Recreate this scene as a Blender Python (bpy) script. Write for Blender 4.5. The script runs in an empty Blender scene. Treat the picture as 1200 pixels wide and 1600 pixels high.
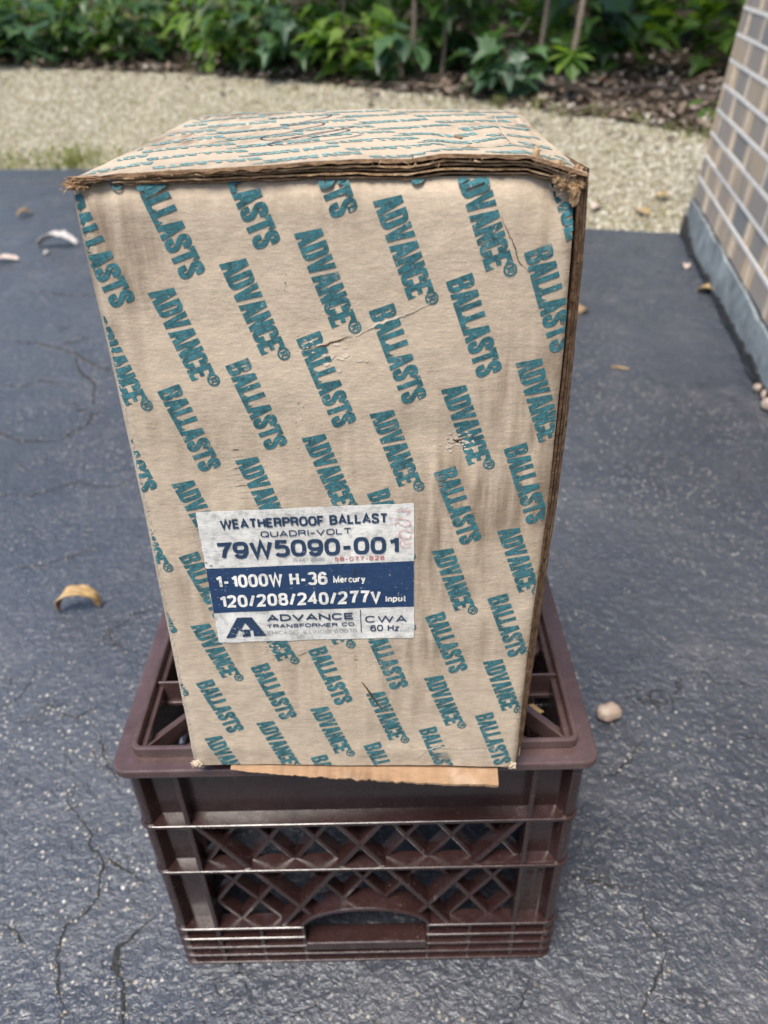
import bpy, bmesh, math, random
import numpy as np
from mathutils import Vector, Matrix, noise
from mathutils.geometry import tessellate_polygon
R = math.radians
C = bpy.context.scene.collection

# ------------------------------------------------------------------ camera
PITCH, ROLL = 0.60664, -0.02391
CAM = Vector((0.02358, -0.33672, 0.72495))
fw = Vector((0, math.cos(PITCH), -math.sin(PITCH)))
up = Vector((0, math.sin(PITCH), math.cos(PITCH)))
rt = Vector((1, 0, 0))
rt2 = math.cos(ROLL)*rt + math.sin(ROLL)*up
up2 = -math.sin(ROLL)*rt + math.cos(ROLL)*up
cd = bpy.data.cameras.new('camera')
cam = bpy.data.objects.new('camera', cd); C.objects.link(cam)
cam.matrix_world = Matrix(((rt2.x, up2.x, -fw.x, CAM.x), (rt2.y, up2.y, -fw.y, CAM.y), (rt2.z, up2.z, -fw.z, CAM.z), (0, 0, 0, 1)))
cd.sensor_fit = 'HORIZONTAL'; cd.sensor_width = 36; cd.lens = 36*1212.9/1200
cd.clip_start = 0.02; cd.clip_end = 2000
cd.dof.use_dof = True; cd.dof.focus_distance = 0.42; cd.dof.aperture_fstop = 11.5
bpy.context.scene.camera = cam

# ------------------------------------------------------------------ light
SUN_EL, SUN_AZ = 68, -28          # degrees; azimuth of the sun measured from -Y (behind the camera) towards +X
w = bpy.data.worlds.new('World'); bpy.context.scene.world = w; w.use_nodes = True
nt = w.node_tree; nt.nodes.clear()
sky = nt.nodes.new('ShaderNodeTexSky'); sky.sky_type = 'NISHITA'; sky.sun_disc = False
sky.sun_elevation = R(SUN_EL); sky.sun_rotation = R(180 - SUN_AZ)
sky.air_density = 1.0; sky.dust_density = 1.6; sky.ozone_density = 1.0
bg = nt.nodes.new('ShaderNodeBackground'); bg.inputs[1].default_value = 0.085
wo = nt.nodes.new('ShaderNodeOutputWorld')
nt.links.new(sky.outputs[0], bg.inputs[0]); nt.links.new(bg.outputs[0], wo.inputs[0])
sl = bpy.data.lights.new('sun', 'SUN'); sl.energy = 2.0; sl.angle = R(22); sl.color = (1, .95, .87)
so = bpy.data.objects.new('sun', sl); C.objects.link(so)
sd = Vector((math.sin(R(SUN_AZ))*math.cos(R(SUN_EL)), -math.cos(R(SUN_AZ))*math.cos(R(SUN_EL)), math.sin(R(SUN_EL))))
so.rotation_euler = sd.to_track_quat('Z', 'Y').to_euler(); so.location = (-2, -2, 5)
vs = bpy.context.scene.view_settings
vs.view_transform = 'Standard'; vs.look = 'None'; vs.exposure = 1.5; vs.gamma = 1

# ------------------------------------------------------------------ helpers
class MB:
    """collects polygons, then links them as ONE mesh object"""
    def __init__(s): s.v = []; s.f = []; s.m = []
    def add(s, vs, fs, mi=0):
        b = len(s.v); s.v += [tuple(v) for v in vs]
        for f in fs: s.f.append([b+i for i in f]); s.m.append(mi)
    def box(s, x0, x1, y0, y1, z0, z1, mi=0, M=None):
        p = [Vector((x, y, z)) for z in (z0, z1) for y in (y0, y1) for x in (x0, x1)]
        if M is not None: p = [M @ q for q in p]
        s.add(p, [(0,2,3,1), (4,5,7,6), (0,1,5,4), (2,6,7,3), (0,4,6,2), (1,3,7,5)], mi)
    def prism(s, prof, z0, z1, mi=0, M=None):
        n = len(prof)
        p = [Vector((a, b, z)) for z in (z0, z1) for a, b in prof]
        if M is not None: p = [M @ q for q in p]
        s.add(p, [tuple(range(n))[::-1], tuple(range(n, 2*n))] + [(i, (i+1) % n, n+(i+1) % n, n+i) for i in range(n)], mi)
    def tube(s, pts, rads, n=6, mi=0, cap=True):
        pts = [Vector(p) for p in pts]; b = len(s.v)
        for i, p in enumerate(pts):
            t = (pts[min(i+1, len(pts)-1)] - pts[max(i-1, 0)]).normalized()
            a = t.orthogonal().normalized() if abs(t.z) > .9 else t.cross(Vector((0, 0, 1))).normalized()
            c = t.cross(a)
            for k in range(n):
                q = 2*math.pi*k/n
                s.v.append(tuple(p + rads[i]*(math.cos(q)*a + math.sin(q)*c)))
        for i in range(len(pts)-1):
            for k in range(n):
                s.f.append([b+i*n+k, b+i*n+(k+1) % n, b+(i+1)*n+(k+1) % n, b+(i+1)*n+k]); s.m.append(mi)
        if cap:
            s.f.append([b+k for k in range(n)][::-1]); s.m.append(mi)
            e = b+(len(pts)-1)*n; s.f.append([e+k for k in range(n)]); s.m.append(mi)
    def build(s, name, mats, parent=None, smooth=False, bevel=0, seg=2):
        me = bpy.data.meshes.new(name); me.from_pydata(s.v, [], s.f)
        if not isinstance(mats, (list, tuple)): mats = [mats]
        for m in mats: me.materials.append(m)
        me.polygons.foreach_set('material_index', s.m)
        if smooth: me.polygons.foreach_set('use_smooth', [True]*len(me.polygons))
        me.update()
        o = bpy.data.objects.new(name, me); C.objects.link(o)
        if parent: o.parent = parent
        if bevel:
            md = o.modifiers.new('bevel', 'BEVEL'); md.width = bevel; md.segments = seg; md.limit_method = 'ANGLE'; md.angle_limit = R(40)
        return o

def thing(name, label, cat, loc=(0, 0, 0), rz=0, group=None):
    o = bpy.data.objects.new(name, None); C.objects.link(o); o.location = loc; o.rotation_euler = (0, 0, rz)
    o.empty_display_size = .05
    return tag(o, label, cat, group)
def tag(o, label, cat, group=None, kind=None):
    o['label'] = label
    o['category'] = cat
    if group: o['group'] = group
    if kind: o['kind'] = kind
    return o
def struct(o, label, cat):
    return tag(o, label, cat, kind='structure')

def lerp(tab, x):
    if x <= tab[0][0]: return tab[0][1]
    for (a, b), (c, d) in zip(tab, tab[1:]):
        if x <= c: return b + (d-b)*(x-a)/(c-a)
    return tab[-1][1]
def fbm(p, o=3): return noise.fractal(Vector(p), 1.0, 2.0, o)

# ------------------------------------------------------------------ materials
class NT:
    def __init__(s, name):
        s.mat = bpy.data.materials.new(name); s.mat.use_nodes = True
        s.t = s.mat.node_tree; s.t.nodes.clear()
        s.out = s.t.nodes.new('ShaderNodeOutputMaterial'); s.p = s.t.nodes.new('ShaderNodeBsdfPrincipled')
        s.t.links.new(s.p.outputs[0], s.out.inputs[0])
    def n(s, kind, **kw):
        o = s.t.nodes.new(kind)
        for k, v in kw.items(): setattr(o, k, v)
        return o
    def l(s, a, b): s.t.links.new(a, b)
    def setin(s, node, key, v):
        if isinstance(v, (int, float)): node.inputs[key].default_value = v
        elif isinstance(v, tuple): node.inputs[key].default_value = v if len(v) != 3 or node.inputs[key].type == 'VECTOR' else v+(1,)
        else: s.l(v, node.inputs[key])
    def coord(s, scale=(1, 1, 1), which='Object'):
        tc = s.n('ShaderNodeTexCoord'); mp = s.n('ShaderNodeMapping'); mp.inputs['Scale'].default_value = scale
        s.l(tc.outputs[which], mp.inputs[0]); return mp.outputs[0]
    def noise(s, vec, scale, detail=4, rough=.55, dist=0):
        o = s.n('ShaderNodeTexNoise'); s.l(vec, o.inputs['Vector'])
        o.inputs['Scale'].default_value = scale; o.inputs['Detail'].default_value = detail
        o.inputs['Roughness'].default_value = rough; o.inputs['Distortion'].default_value = dist
        return o.outputs['Fac']
    def vor(s, vec, scale, feature='F1', rand=1):
        o = s.n('ShaderNodeTexVoronoi', feature=feature); s.l(vec, o.inputs['Vector'])
        o.inputs['Scale'].default_value = scale; o.inputs['Randomness'].default_value = rand
        return o
    def mr(s, v, a, b, c=0, d=1, smooth=False):
        o = s.n('ShaderNodeMapRange'); s.l(v, o.inputs[0])
        if smooth: o.interpolation_type = 'SMOOTHSTEP'
        for i, x in enumerate((a, b, c, d)): o.inputs[i+1].default_value = x
        return o.outputs[0]
    def math(s, op, a, b=0):
        o = s.n('ShaderNodeMath', operation=op); s.setin(o, 0, a); s.setin(o, 1, b); return o.outputs[0]
    def mix(s, f, a, b, mode='MIX'):
        o = s.n('ShaderNodeMix', data_type='RGBA', blend_type=mode)
        s.setin(o, 0, f); s.setin(o, 6, a); s.setin(o, 7, b); return o.outputs[2]
    def ramp(s, f, stops, const=False):
        o = s.n('ShaderNodeValToRGB'); s.l(f, o.inputs[0]); e = o.color_ramp.elements
        if const: o.color_ramp.interpolation = 'CONSTANT'
        while len(e) < len(stops): e.new(.5)
        for i, (p, c) in enumerate(stops): e[i].position = p; e[i].color = c+(1,)
        return o.outputs[0]
    def island(s): return s.n('ShaderNodeNewGeometry').outputs['Random Per Island']
    def bump(s, h, strength=.3, dist=.002, prev=None):
        o = s.n('ShaderNodeBump'); o.inputs['Strength'].default_value = strength; o.inputs['Distance'].default_value = dist
        s.l(h, o.inputs['Height'])
        if prev is not None: s.l(prev, o.inputs['Normal'])
        return o.outputs[0]
    def done(s, col=None, rough=None, nrm=None, spec=None):
        if col is not None: s.setin(s.p, 'Base Color', col)
        if rough is not None: s.setin(s.p, 'Roughness', rough)
        if nrm is not None: s.l(nrm, s.p.inputs['Normal'])
        if spec is not None: s.p.inputs['Specular IOR Level'].default_value = spec
        return s.mat

def mat_kraft(name, base=(.485, .395, .295), ink=None, paper=None):
    k = NT(name); v = k.coord()
    vh = k.coord((14, 60, 60)); vv = k.coord((70, 9, 9))
    fib = k.noise(vh, 9, 5, .7)                       # horizontal fibres
    flute = k.noise(vv, 2.2, 3, .5)                   # upright flute marks
    blot = k.noise(v, 13, 5, .6); big = k.noise(v, 5, 3, .5); fine = k.noise(v, 900, 3, .7)
    grime = k.math('MULTIPLY', k.mr(big, .38, .64), k.mr(blot, .36, .58))
    grime = k.math('MULTIPLY', grime, k.mr(flute, .3, .62))
    if paper:
        c = k.mix(k.mr(k.noise(v, 40, 5, .7), .4, .8), paper, tuple(x*.66 for x in paper))
        c = k.mix(k.mr(k.noise(v, 160, 4, .7), .50, .74), c, tuple(x*.5 for x in paper))
        if ink:
            wear = k.mr(k.noise(v, 330, 4, .75), .64, .74)
            c = k.mix(wear, ink, c)
    else:
        lo = tuple(x*.84 for x in base); hi = tuple(min(1, x*1.13) for x in base)
        c = k.mix(k.mr(fib, .3, .7), lo, hi)
        c = k.mix(k.mr(fine, .35, .75, 0, .35), c, tuple(x*.6 for x in base))
        c = k.mix(k.mr(grime, 0, .75), c, (base[0]*.42, base[1]*.38, base[2]*.36))
        pale = k.math('MULTIPLY', k.mr(k.noise(v, 21, 5, .65), .56, .76), .5)
        c = k.mix(pale, c, (.56, .47, .37))
        if ink:
            m = k.noise(v, 210, 5, .75); mott = k.mix(k.mr(m, .35, .68), tuple(x*.55 for x in ink), tuple(x*1.5 for x in ink))
            wear = k.mr(k.noise(v, 26, 6, .75), .585, .71, 0, .85)
            wear2 = k.mr(k.noise(v, 520, 3, .7), .60, .74, 0, .8)
            c = k.mix(k.math('MAXIMUM', wear, wear2), mott, c)
    nb = k.bump(fib, .25, .0009); nb = k.bump(fine, .35, .0004, nb); nb = k.bump(k.noise(v, 55, 4, .6), .45, .0024, nb); nb = k.bump(k.noise(v, 17, 3, .5), .45, .006, nb)
    return k.done(c, .78, nb, .25)

M = {}
KR = (.485, .395, .295)
M['kraft'] = mat_kraft('kraft_cardboard')
M['ink'] = mat_kraft('teal_print_on_cardboard', KR, ink=(.034, .122, .142))
M['inkfaded'] = mat_kraft('sun_faded_teal_print', KR, ink=(.15, .26, .255))
M['torn'] = mat_kraft('torn_paper_fibre', (.56, .47, .37))
M['paper'] = mat_kraft('worn_white_label_paper', paper=(.62, .605, .565))
M['navy'] = mat_kraft('navy_label_ink', paper=(.62, .605, .565), ink=(.017, .042, .100))
M['navytext'] = mat_kraft('navy_lettering', paper=(.62, .605, .565), ink=(.020, .042, .085))
M['greytext'] = mat_kraft('faded_grey_lettering', paper=(.62, .605, .565), ink=(.27, .28, .28))
M['red'] = mat_kraft('red_stamp_ink', paper=(.62, .605, .565), ink=(.42, .09, .09))
M['redfaint'] = mat_kraft('faint_red_handwriting', paper=(.62, .605, .565), ink=(.58, .30, .29))
M['white'] = mat_kraft('white_lettering', paper=(.74, .72, .67))
def mat_edge():
    k = NT('corrugated_cut_edge'); v = k.coord()
    c = k.mix(k.mr(k.noise(v, 90, 5, .7), .3, .7), (.115, .060, .032), (.40, .26, .155))
    c = k.mix(k.mr(k.noise(k.coord((20, 20, 160)), 5, 3), .5, .72), c, (.05, .026, .016))
    return k.done(c, .9, k.bump(k.noise(v, 260, 4, .7), .6, .002), .15)
M['edge'] = mat_edge()
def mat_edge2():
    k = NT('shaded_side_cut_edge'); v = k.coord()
    c = k.mix(k.mr(k.noise(k.coord((120, 120, 70)), 3, 5, .7), .3, .7), (.035, .019, .011), (.14, .085, .05))  # cut edge darkened in colour for the shade beside the front panel
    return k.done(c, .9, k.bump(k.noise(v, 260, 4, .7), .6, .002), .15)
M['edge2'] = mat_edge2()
def mat_pulp():
    k = NT('torn_brown_pulp'); v = k.coord()
    c = k.ramp(k.noise(v, 120, 5, .7), [(.3, (.16, .085, .04)), (.5, (.42, .27, .15)), (.7, (.60, .45, .30))])
    return k.done(c, .95, k.bump(k.noise(v, 500, 5, .75), .8, .002), .1)
M['pulp'] = mat_pulp()
def flat(name, col, rough=.8, spec=.3, var=.35, sc=60):
    k = NT(name); v = k.coord()
    c = k.mix(k.mr(k.noise(v, sc, 4, .65), .3, .7), tuple(x*(1-var) for x in col), tuple(min(1, x*(1+var)) for x in col))
    return k.done(c, rough, k.bump(k.noise(v, sc*4, 4, .6), .25, .001), spec)
M['dark'] = flat('dark_gash', (.06, .032, .016))
M['pen'] = flat('dark_pen_line', (.05, .06, .09))
M['scuff'] = flat('pale_scuffed_paper', (.60, .53, .45), .85)
def mat_plastic(nm, ca, cb):
    k = NT(nm); v = k.coord()
    st = k.noise(v, 16, 6, .7); sc = k.noise(v, 70, 5, .7)
    c = k.mix(k.mr(st, .35, .7), ca, cb)
    c = k.mix(k.mr(k.noise(v, 220, 5, .8), .62, .74, 0, .5), c, (.22, .17, .15))
    scr = k.math('MAXIMUM', k.mr(k.noise(k.coord((400, 400, 14)), 1, 3, .6), .66, .72), k.mr(k.noise(k.coord((12, 300, 300)), 1, 3, .6), .67, .73))
    c = k.mix(k.math('MULTIPLY', k.math('MULTIPLY', scr, k.mr(st, .45, .6)), .45), c, (.26, .20, .18))
    c = k.mix(k.mr(k.noise(v, 34, 6, .75), .62, .82, 0, .22), c, (.18, .15, .13))
    r = k.mr(sc, .3, .7, .15, .33)
    nb = k.bump(k.noise(v, 90, 3, .5), .10, .0015); nb = k.bump(k.noise(v, 500, 3, .6), .08, .0006, nb)
    return k.done(c, r, nb, .65)
M['plastic'] = mat_plastic('brown_crate_plastic', (.021, .0092, .0086), (.035, .0165, .0155))
M['plasticskylit'] = mat_plastic('sky_lit_faded_crate_plastic', (.056, .031, .029), (.104, .066, .062))  # lighter copy for up-facing parts: sky reflection, scuffs and fading mixed into the colour
def mat_asphalt():
    k = NT('sealed_asphalt'); v = k.coord()
    big = k.noise(v, 1.6, 4, .6); mid = k.noise(v, 7, 5, .6)
    c = k.mix(k.mr(big, .32, .68), (.029, .033, .046), (.060, .068, .088))  # bluish base colour stands in for sky reflected by the sealed surface
    c = k.mix(k.mr(mid, .35, .7, 0, .6), c, (.072, .075, .084))
    fine = k.noise(v, 260, 4, .7); c = k.mix(k.mr(fine, .45, .75, 0, .8), c, (.024, .026, .031)); c = k.mix(k.mr(k.noise(v, 140, 4, .75), .58, .74, 0, .28), c, (.140, .142, .152))
    dust = k.math('MULTIPLY', k.mr(k.noise(v, 4.3, 6, .72), .52, .70), k.mr(k.noise(v, 40, 4, .7), .35, .65))
    c = k.mix(k.math('MULTIPLY', dust, .75), c, (.128, .124, .130))
    spots = k.math('MULTIPLY', k.mr(k.noise(v, 11, 4, .6), .62, .68), k.mr(k.noise(v, 2.1, 3, .6), .48, .6))
    c = k.mix(k.math('MULTIPLY', spots, .7), c, (.026, .027, .031))
    # worn places where pale chippings show
    worn = k.mr(k.noise(v, 2.9, 6, .70, .4), .43, .58)
    v1 = k.vor(v, 165); sp = k.mr(v1.outputs['Distance'], .20, .34, 1, 0)
    pick = k.math('GREATER_THAN', k.n('ShaderNodeSeparateColor').outputs[0], 0)
    sep = k.n('ShaderNodeSeparateColor'); k.l(v1.outputs['Color'], sep.inputs[0])
    rare = k.math('GREATER_THAN', sep.outputs[0], .93); some = k.math('GREATER_THAN', sep.outputs[0], .72)
    chip = k.math('MULTIPLY', sp, k.math('MAXIMUM', k.math('MULTIPLY', some, worn), k.math('MULTIPLY', rare, k.mr(mid, .42, .6))))
    cc = k.mix(sep.outputs[1], (.24, .205, .155), (.44, .41, .37))
    c = k.mix(chip, c, cc)
    v2 = k.vor(v, 88); sp2 = k.mr(k.math('ADD', v2.outputs['Distance'], k.math('MULTIPLY', k.math('SUBTRACT', k.noise(v, 330, 2), .5), .35)), .12, .22, 1, 0); se2 = k.n('ShaderNodeSeparateColor'); k.l(v2.outputs['Color'], se2.inputs[0])
    chip2 = k.math('MULTIPLY', sp2, k.math('MAXIMUM', k.math('MULTIPLY', k.math('GREATER_THAN', se2.outputs[0], .80), worn), k.math('GREATER_THAN', se2.outputs[0], .985)))
    c = k.mix(chip2, c, k.mix(se2.outputs[1], (.24, .20, .15), (.52, .49, .45)))
    chip = k.math('MAXIMUM', chip, chip2)
    dk = k.math('MULTIPLY', k.mr(k.noise(v, 5.5, 6, .75), .63, .72), .7); c = k.mix(dk, c, (.018, .018, .021))
    # hairline cracks
    wv = k.n('ShaderNodeVectorMath', operation='ADD'); nz = k.n('ShaderNodeTexNoise'); k.l(v, nz.inputs['Vector']); nz.inputs['Scale'].default_value = 9; nz.inputs['Detail'].default_value = 5
    sc = k.n('ShaderNodeVectorMath', operation='SCALE'); k.l(nz.outputs['Color'], sc.inputs[0]); sc.inputs['Scale'].default_value = .22
    k.l(v, wv.inputs[0]); k.l(sc.outputs[0], wv.inputs[1])
    ve = k.vor(wv.outputs[0], 2.6, 'DISTANCE_TO_EDGE')
    cr = k.math('MULTIPLY', k.mr(ve.outputs['Distance'], .001, .0055, 1, 0), k.mr(k.noise(v, 2.6, 5, .7), .52, .60))
    c = k.mix(k.math('MULTIPLY', cr, .7), c, (.018, .018, .020))
    lump = k.noise(v, 105, 3, .6, .9); lump2 = k.noise(v, 32, 4, .6)
    nb = k.bump(lump, .6, .007); nb = k.bump(lump2, .5, .010, nb); nb = k.bump(fine, .35, .0018, nb)
    nb = k.bump(chip, .4, .002, nb)
    nc = k.n('ShaderNodeBump', invert=True); nc.inputs['Strength'].default_value = .6; nc.inputs['Distance'].default_value = .006; k.l(cr, nc.inputs['Height']); k.l(nb, nc.inputs['Normal'])
    r = k.mr(k.noise(v, 2.3, 5, .7), .35, .65, .22, .46)
    return k.done(c, r, nc.outputs[0], .75)
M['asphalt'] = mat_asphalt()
M['crack'] = flat('crumbled_crack', (.030, .030, .030), .95, .2, .8, 420)
def mat_isl(name, stops, rough=.8, spec=.3, nsc=30, rnd_mix=.3, trans=0):
    k = NT(name); v = k.coord()
    c = k.ramp(k.island(), stops)
    c = k.mix(k.mr(k.noise(v, nsc, 4, .6), .3, .7, 0, rnd_mix), c, tuple(x*.45 for x in stops[len(stops)//2][1]))
    k.done(c, rough, None, spec)
    if trans:
        tr = k.n('ShaderNodeBsdfTranslucent'); mx = k.n('ShaderNodeMixShader'); mx.inputs[0].default_value = trans
        hs = k.n('ShaderNodeMix', data_type='RGBA', blend_type='MULTIPLY'); hs.inputs[0].default_value = 1
        k.l(c, hs.inputs[6]); hs.inputs[7].default_value = (1.9, 2.1, .7, 1); k.l(hs.outputs[2], tr.inputs[0])
        k.l(k.p.outputs[0], mx.inputs[1]); k.l(tr.outputs[0], mx.inputs[2]); k.l(mx.outputs[0], k.out.inputs[0])
    return k.mat
M['stone'] = mat_isl('pale_limestone_gravel', [(0, (.15, .118, .06)), (.25, (.36, .305, .19)), (.6, (.50, .45, .325)), (.85, (.67, .63, .52)), (.95, (.76, .73, .65)), (1, (.27, .165, .07))], .85, .3, 60, .25)  # darkest stop gives some chips a shadow tone as their colour
M['grit'] = mat_isl('loose_grit', [(0, (.20, .165, .12)), (.5, (.33, .29, .235)), (1, (.52, .49, .44))], .7, .4, 200, .3)
M['leaf'] = mat_isl('understory_leaf', [(0, (.016, .044, .014)), (.40, (.034, .084, .019)), (.75, (.066, .132, .026)), (1, (.14, .21, .04))], .42, .45, 25, .35, .32)
M['leafblue'] = mat_isl('broad_grey_green_leaf', [(0, (.034, .075, .040)), (.5, (.056, .118, .056)), (1, (.085, .16, .06))], .42, .5, 25, .3, .28)
M['leafyellow'] = mat_isl('yellow_green_leaf', [(0, (.06, .13, .025)), (.5, (.11, .19, .03)), (1, (.17, .25, .045))], .45, .45, 25, .3, .4)
M['dead'] = mat_isl('dead_leaf', [(0, (.040, .026, .018)), (.35, (.095, .062, .040)), (.65, (.19, .135, .095)), (.82, (.36, .30, .25)), (.94, (.50, .46, .41)), (1, (.26, .11, .04))], .8, .3, 40, .45)
M['bark'] = flat('sapling_bark', (.17, .135, .10), .9, .2, .4, 40)
M['grass'] = mat_isl('weed_blades', [(0, (.10, .13, .04)), (.5, (.19, .21, .07)), (1, (.32, .29, .13))], .6, .3, 30, .2, .3)
def mat_soil(name, a, b, sc=9):
    k = NT(name); v = k.coord()
    c = k.mix(k.mr(k.noise(v, sc, 6, .7), .3, .7), a, b); c = k.mix(k.mr(k.noise(v, sc*9, 5, .7), .5, .75), c, tuple(x*1.8 for x in b))
    return k.done(c, .95, k.bump(k.noise(v, sc*6, 5, .7), .7, .03), .15)
M['soil'] = mat_soil('woodland_soil', (.030, .021, .014), (.085, .060, .042))
def mat_gravelbed():
    k = NT('gravel_bed'); v = k.coord()
    vo = k.vor(v, 75); sep = k.n('ShaderNodeSeparateColor'); k.l(vo.outputs['Color'], sep.inputs[0])
    c = k.ramp(sep.outputs[0], [(0, (.20, .175, .105)), (.4, (.33, .285, .20)), (1, (.42, .375, .28))])
    c = k.mix(k.mr(vo.outputs['Distance'], .35, .8, 0, .6), c, (.13, .11, .075))
    c = k.mix(k.math('MULTIPLY', k.mr(k.noise(v, 3, 5, .7), .56, .72), .55), c, (.16, .19, .07))
    return k.done(c, .9, k.bump(vo.outputs['Distance'], .8, .012), .2)
M['gravelbed'] = mat_gravelbed()
def mat_brick():
    k = NT('streaked_clay_brick'); isl = k.island()
    base = k.ramp(isl, [(0, (.29, .26, .235)), (.20, (.40, .315, .245)), (.38, (.22, .215, .205)), (.56, (.38, .30, .235)), (.74, (.30, .265, .235)), (.86, (.52, .39, .26)), (1, (.40, .315, .24))])
    fa = k.n('ShaderNodeAttribute', attribute_name='flash'); st = k.math('ADD', fa.outputs['Fac'], k.math('MULTIPLY', k.math('SUBTRACT', k.noise(k.coord((40, 40, 6)), 1.0, 4, .6), .5), 1.6)); c = k.mix(k.mr(st, .25, .85, 0, .9), base, (.66, .47, .29))
    c = k.mix(k.mr(k.noise(k.coord((9, 9, 3)), 1.7, 4, .6), .52, .64, 0, .55), c, (.20, .20, .205))
    c = k.mix(k.mr(k.noise(k.coord(), 130, 4, .7), .6, .75, 0, .5), c, (.46, .41, .36))
    return k.done(c, .8, k.bump(k.noise(k.coord((60, 60, 20)), 3, 5, .6), .4, .003), .3)
M['brick'] = mat_brick()
M['mortar'] = flat('pale_mortar', (.74, .69, .62), .95, .15, .15, 60)
M['mortar2'] = flat('dusty_upright_mortar', (.68, .60, .50), .95, .15, .25, 60)
M['concrete'] = flat('grey_foundation_concrete', (.21, .23, .232), .85, .3, .45, 14)
M['tar'] = flat('black_tar', (.022, .022, .024), .6, .4, .4, 60)

# ------------------------------------------------------------------ terrain
YE = [(-9, 3.80), (-1.75, 3.62), (-1.3, 3.58), (-.6, 3.17), (0, 2.80), (.73, 2.37), (1.05, 2.27), (2.2, 2.1), (6, 1.9)]
YF = [(-9, 8.2), (-2.67, 6.18), (-1.21, 5.72), (.04, 4.78), (1.02, 3.90), (1.51, 3.46), (2.5, 2.9), (6, 2.3)]
def ye(x): return lerp(YE, x)
def yf(x): return lerp(YF, x)
def height(x, y):
    d = y-ye(x)
    if d < 0: return -.03
    e = yf(x)-ye(x)
    if d < e: return -.012+.10*d
    n = d-e
    return -.012+.10*e+.055*min(n, 9)+.05*fbm((x*1.3, y*1.3, 0))*min(1, n)
def sheet(name, xs, ys, zf, mat, off=0):
    b = MB(); n = len(xs)
    for j in range(len(ys)):
        for x in xs:
            y = ys[j](x) if callable(ys[j]) else ys[j]
            b.v.append((x, y, zf(x, y)+off))
    for j in range(len(ys)-1):
        for i in range(n-1):
            b.f.append([j*n+i, j*n+i+1, (j+1)*n+i+1, (j+1)*n+i]); b.m.append(0)
    return b.build(name, mat, smooth=True)
g = MB(); g.add([(-400, -300, -.06), (400, -300, -.06), (400, 500, -.06), (-400, 500, -.06)], [(0, 1, 2, 3)])
struct(g.build('ground', M['soil']), 'bare earth reaching away under everything', 'ground')
xs = [-6+i*.15 for i in range(61)]
# driveway: sheet with a broken edge, and the traced cracks as strips in the same mesh
random.seed(3)
d = MB(); xd = [-7+i*.06 for i in range(140)]
for x in xd: d.v.append((x, -3, 0))
for x in xd: d.v.append((x, ye(x)+.012*fbm((x*9, 0, 3)), 0))
for x in xd: d.v.append((x, ye(x)+.012*fbm((x*9, 0, 3))+.008, -.03))
n = len(xd)
for i in range(n-1):
    d.f += [[i, i+1, n+i+1, n+i], [n+i, n+i+1, 2*n+i+1, 2*n+i]]; d.m += [0, 0]
CRACKS = [[[-.92, 1.50], [-.80, 1.46], [-.70, 1.40], [-.61, 1.30], [-.52, 1.27]], [[-.70, 1.40], [-.66, 1.30], [-.60, 1.22], [-.57, 1.10]], [[-.86, 1.00], [-.76, 1.03], [-.68, .98], [-.60, .97]], [[-.66, .80], [-.58, .78], [-.52, .82], [-.45, .80], [-.40, .84]], [[-.95, 1.85], [-.82, 1.80], [-.70, 1.84], [-.58, 1.78]], [[-0.3275, 0.1869], [-0.3167, 0.1682], [-0.2889, 0.1392], [-0.2798, 0.1189], [-0.2658, 0.1072], [-0.2592, 0.0686], [-0.2819, 0.0406], [-0.2823, 0.0125], [-0.2716, -0.0117], [-0.2618, -0.0334], [-0.2591, -0.0494]], [[-0.2663, 0.1088], [-0.2402, 0.0955], [-0.2193, 0.0826]], [[-0.357, 0.0466], [-0.3445, 0.0435], [-0.3239, 0.0334], [-0.3116, 0.0223]], [[-0.2001, 0.0499], [-0.2158, 0.0336], [-0.2262, 0.0204], [-0.2274, 0.0048], [-0.214, -0.0105], [-0.2135, -0.0274], [-0.2036, -0.0506]], [[-0.3622, 0.4125], [-0.3501, 0.4407], [-0.329, 0.4698], [-0.2919, 0.4903]], [[-0.3575, 0.4527], [-0.3437, 0.4175], [-0.3113, 0.3997]], [[-0.5354, 0.587], [-0.502, 0.5821], [-0.4714, 0.5991], [-0.4366, 0.6202], [-0.4176, 0.6348]], [[-0.4621, 0.3622], [-0.4486, 0.3466]], [[-0.3732, 0.3009], [-0.3484, 0.291], [-0.3284, 0.3089]], [[-0.3178, 0.2721], [-0.2987, 0.2292], [-0.2764, 0.1969]], [[-0.5996, 0.9709], [-0.585, 1.0028], [-0.5614, 1.0316], [-0.5643, 1.0785], [-0.5451, 1.0896]], [[-0.6101, 1.1052], [-0.5706, 1.0869]], [[-0.7502, 1.4509], [-0.6915, 1.4936]], [[-0.7383, 1.2532], [-0.6862, 1.2315]], [[-0.8104, 1.2291], [-0.7616, 1.2172], [-0.7349, 1.2436]], [[0.2507, 0.1937], [0.2708, 0.195], [0.2925, 0.2142], [0.3134, 0.2404]], [[0.1997, 0.0783], [0.2268, 0.07], [0.2514, 0.065], [0.2645, 0.0706]], [[0.2558, 0.0503], [0.2572, 0.0306], [0.2727, 0.0141]], [[0.2665, 0.0116], [0.263, -0.0038], [0.2501, -0.016], [0.2374, -0.0326], [0.227, -0.0597]]]
crack_pts = []
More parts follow.
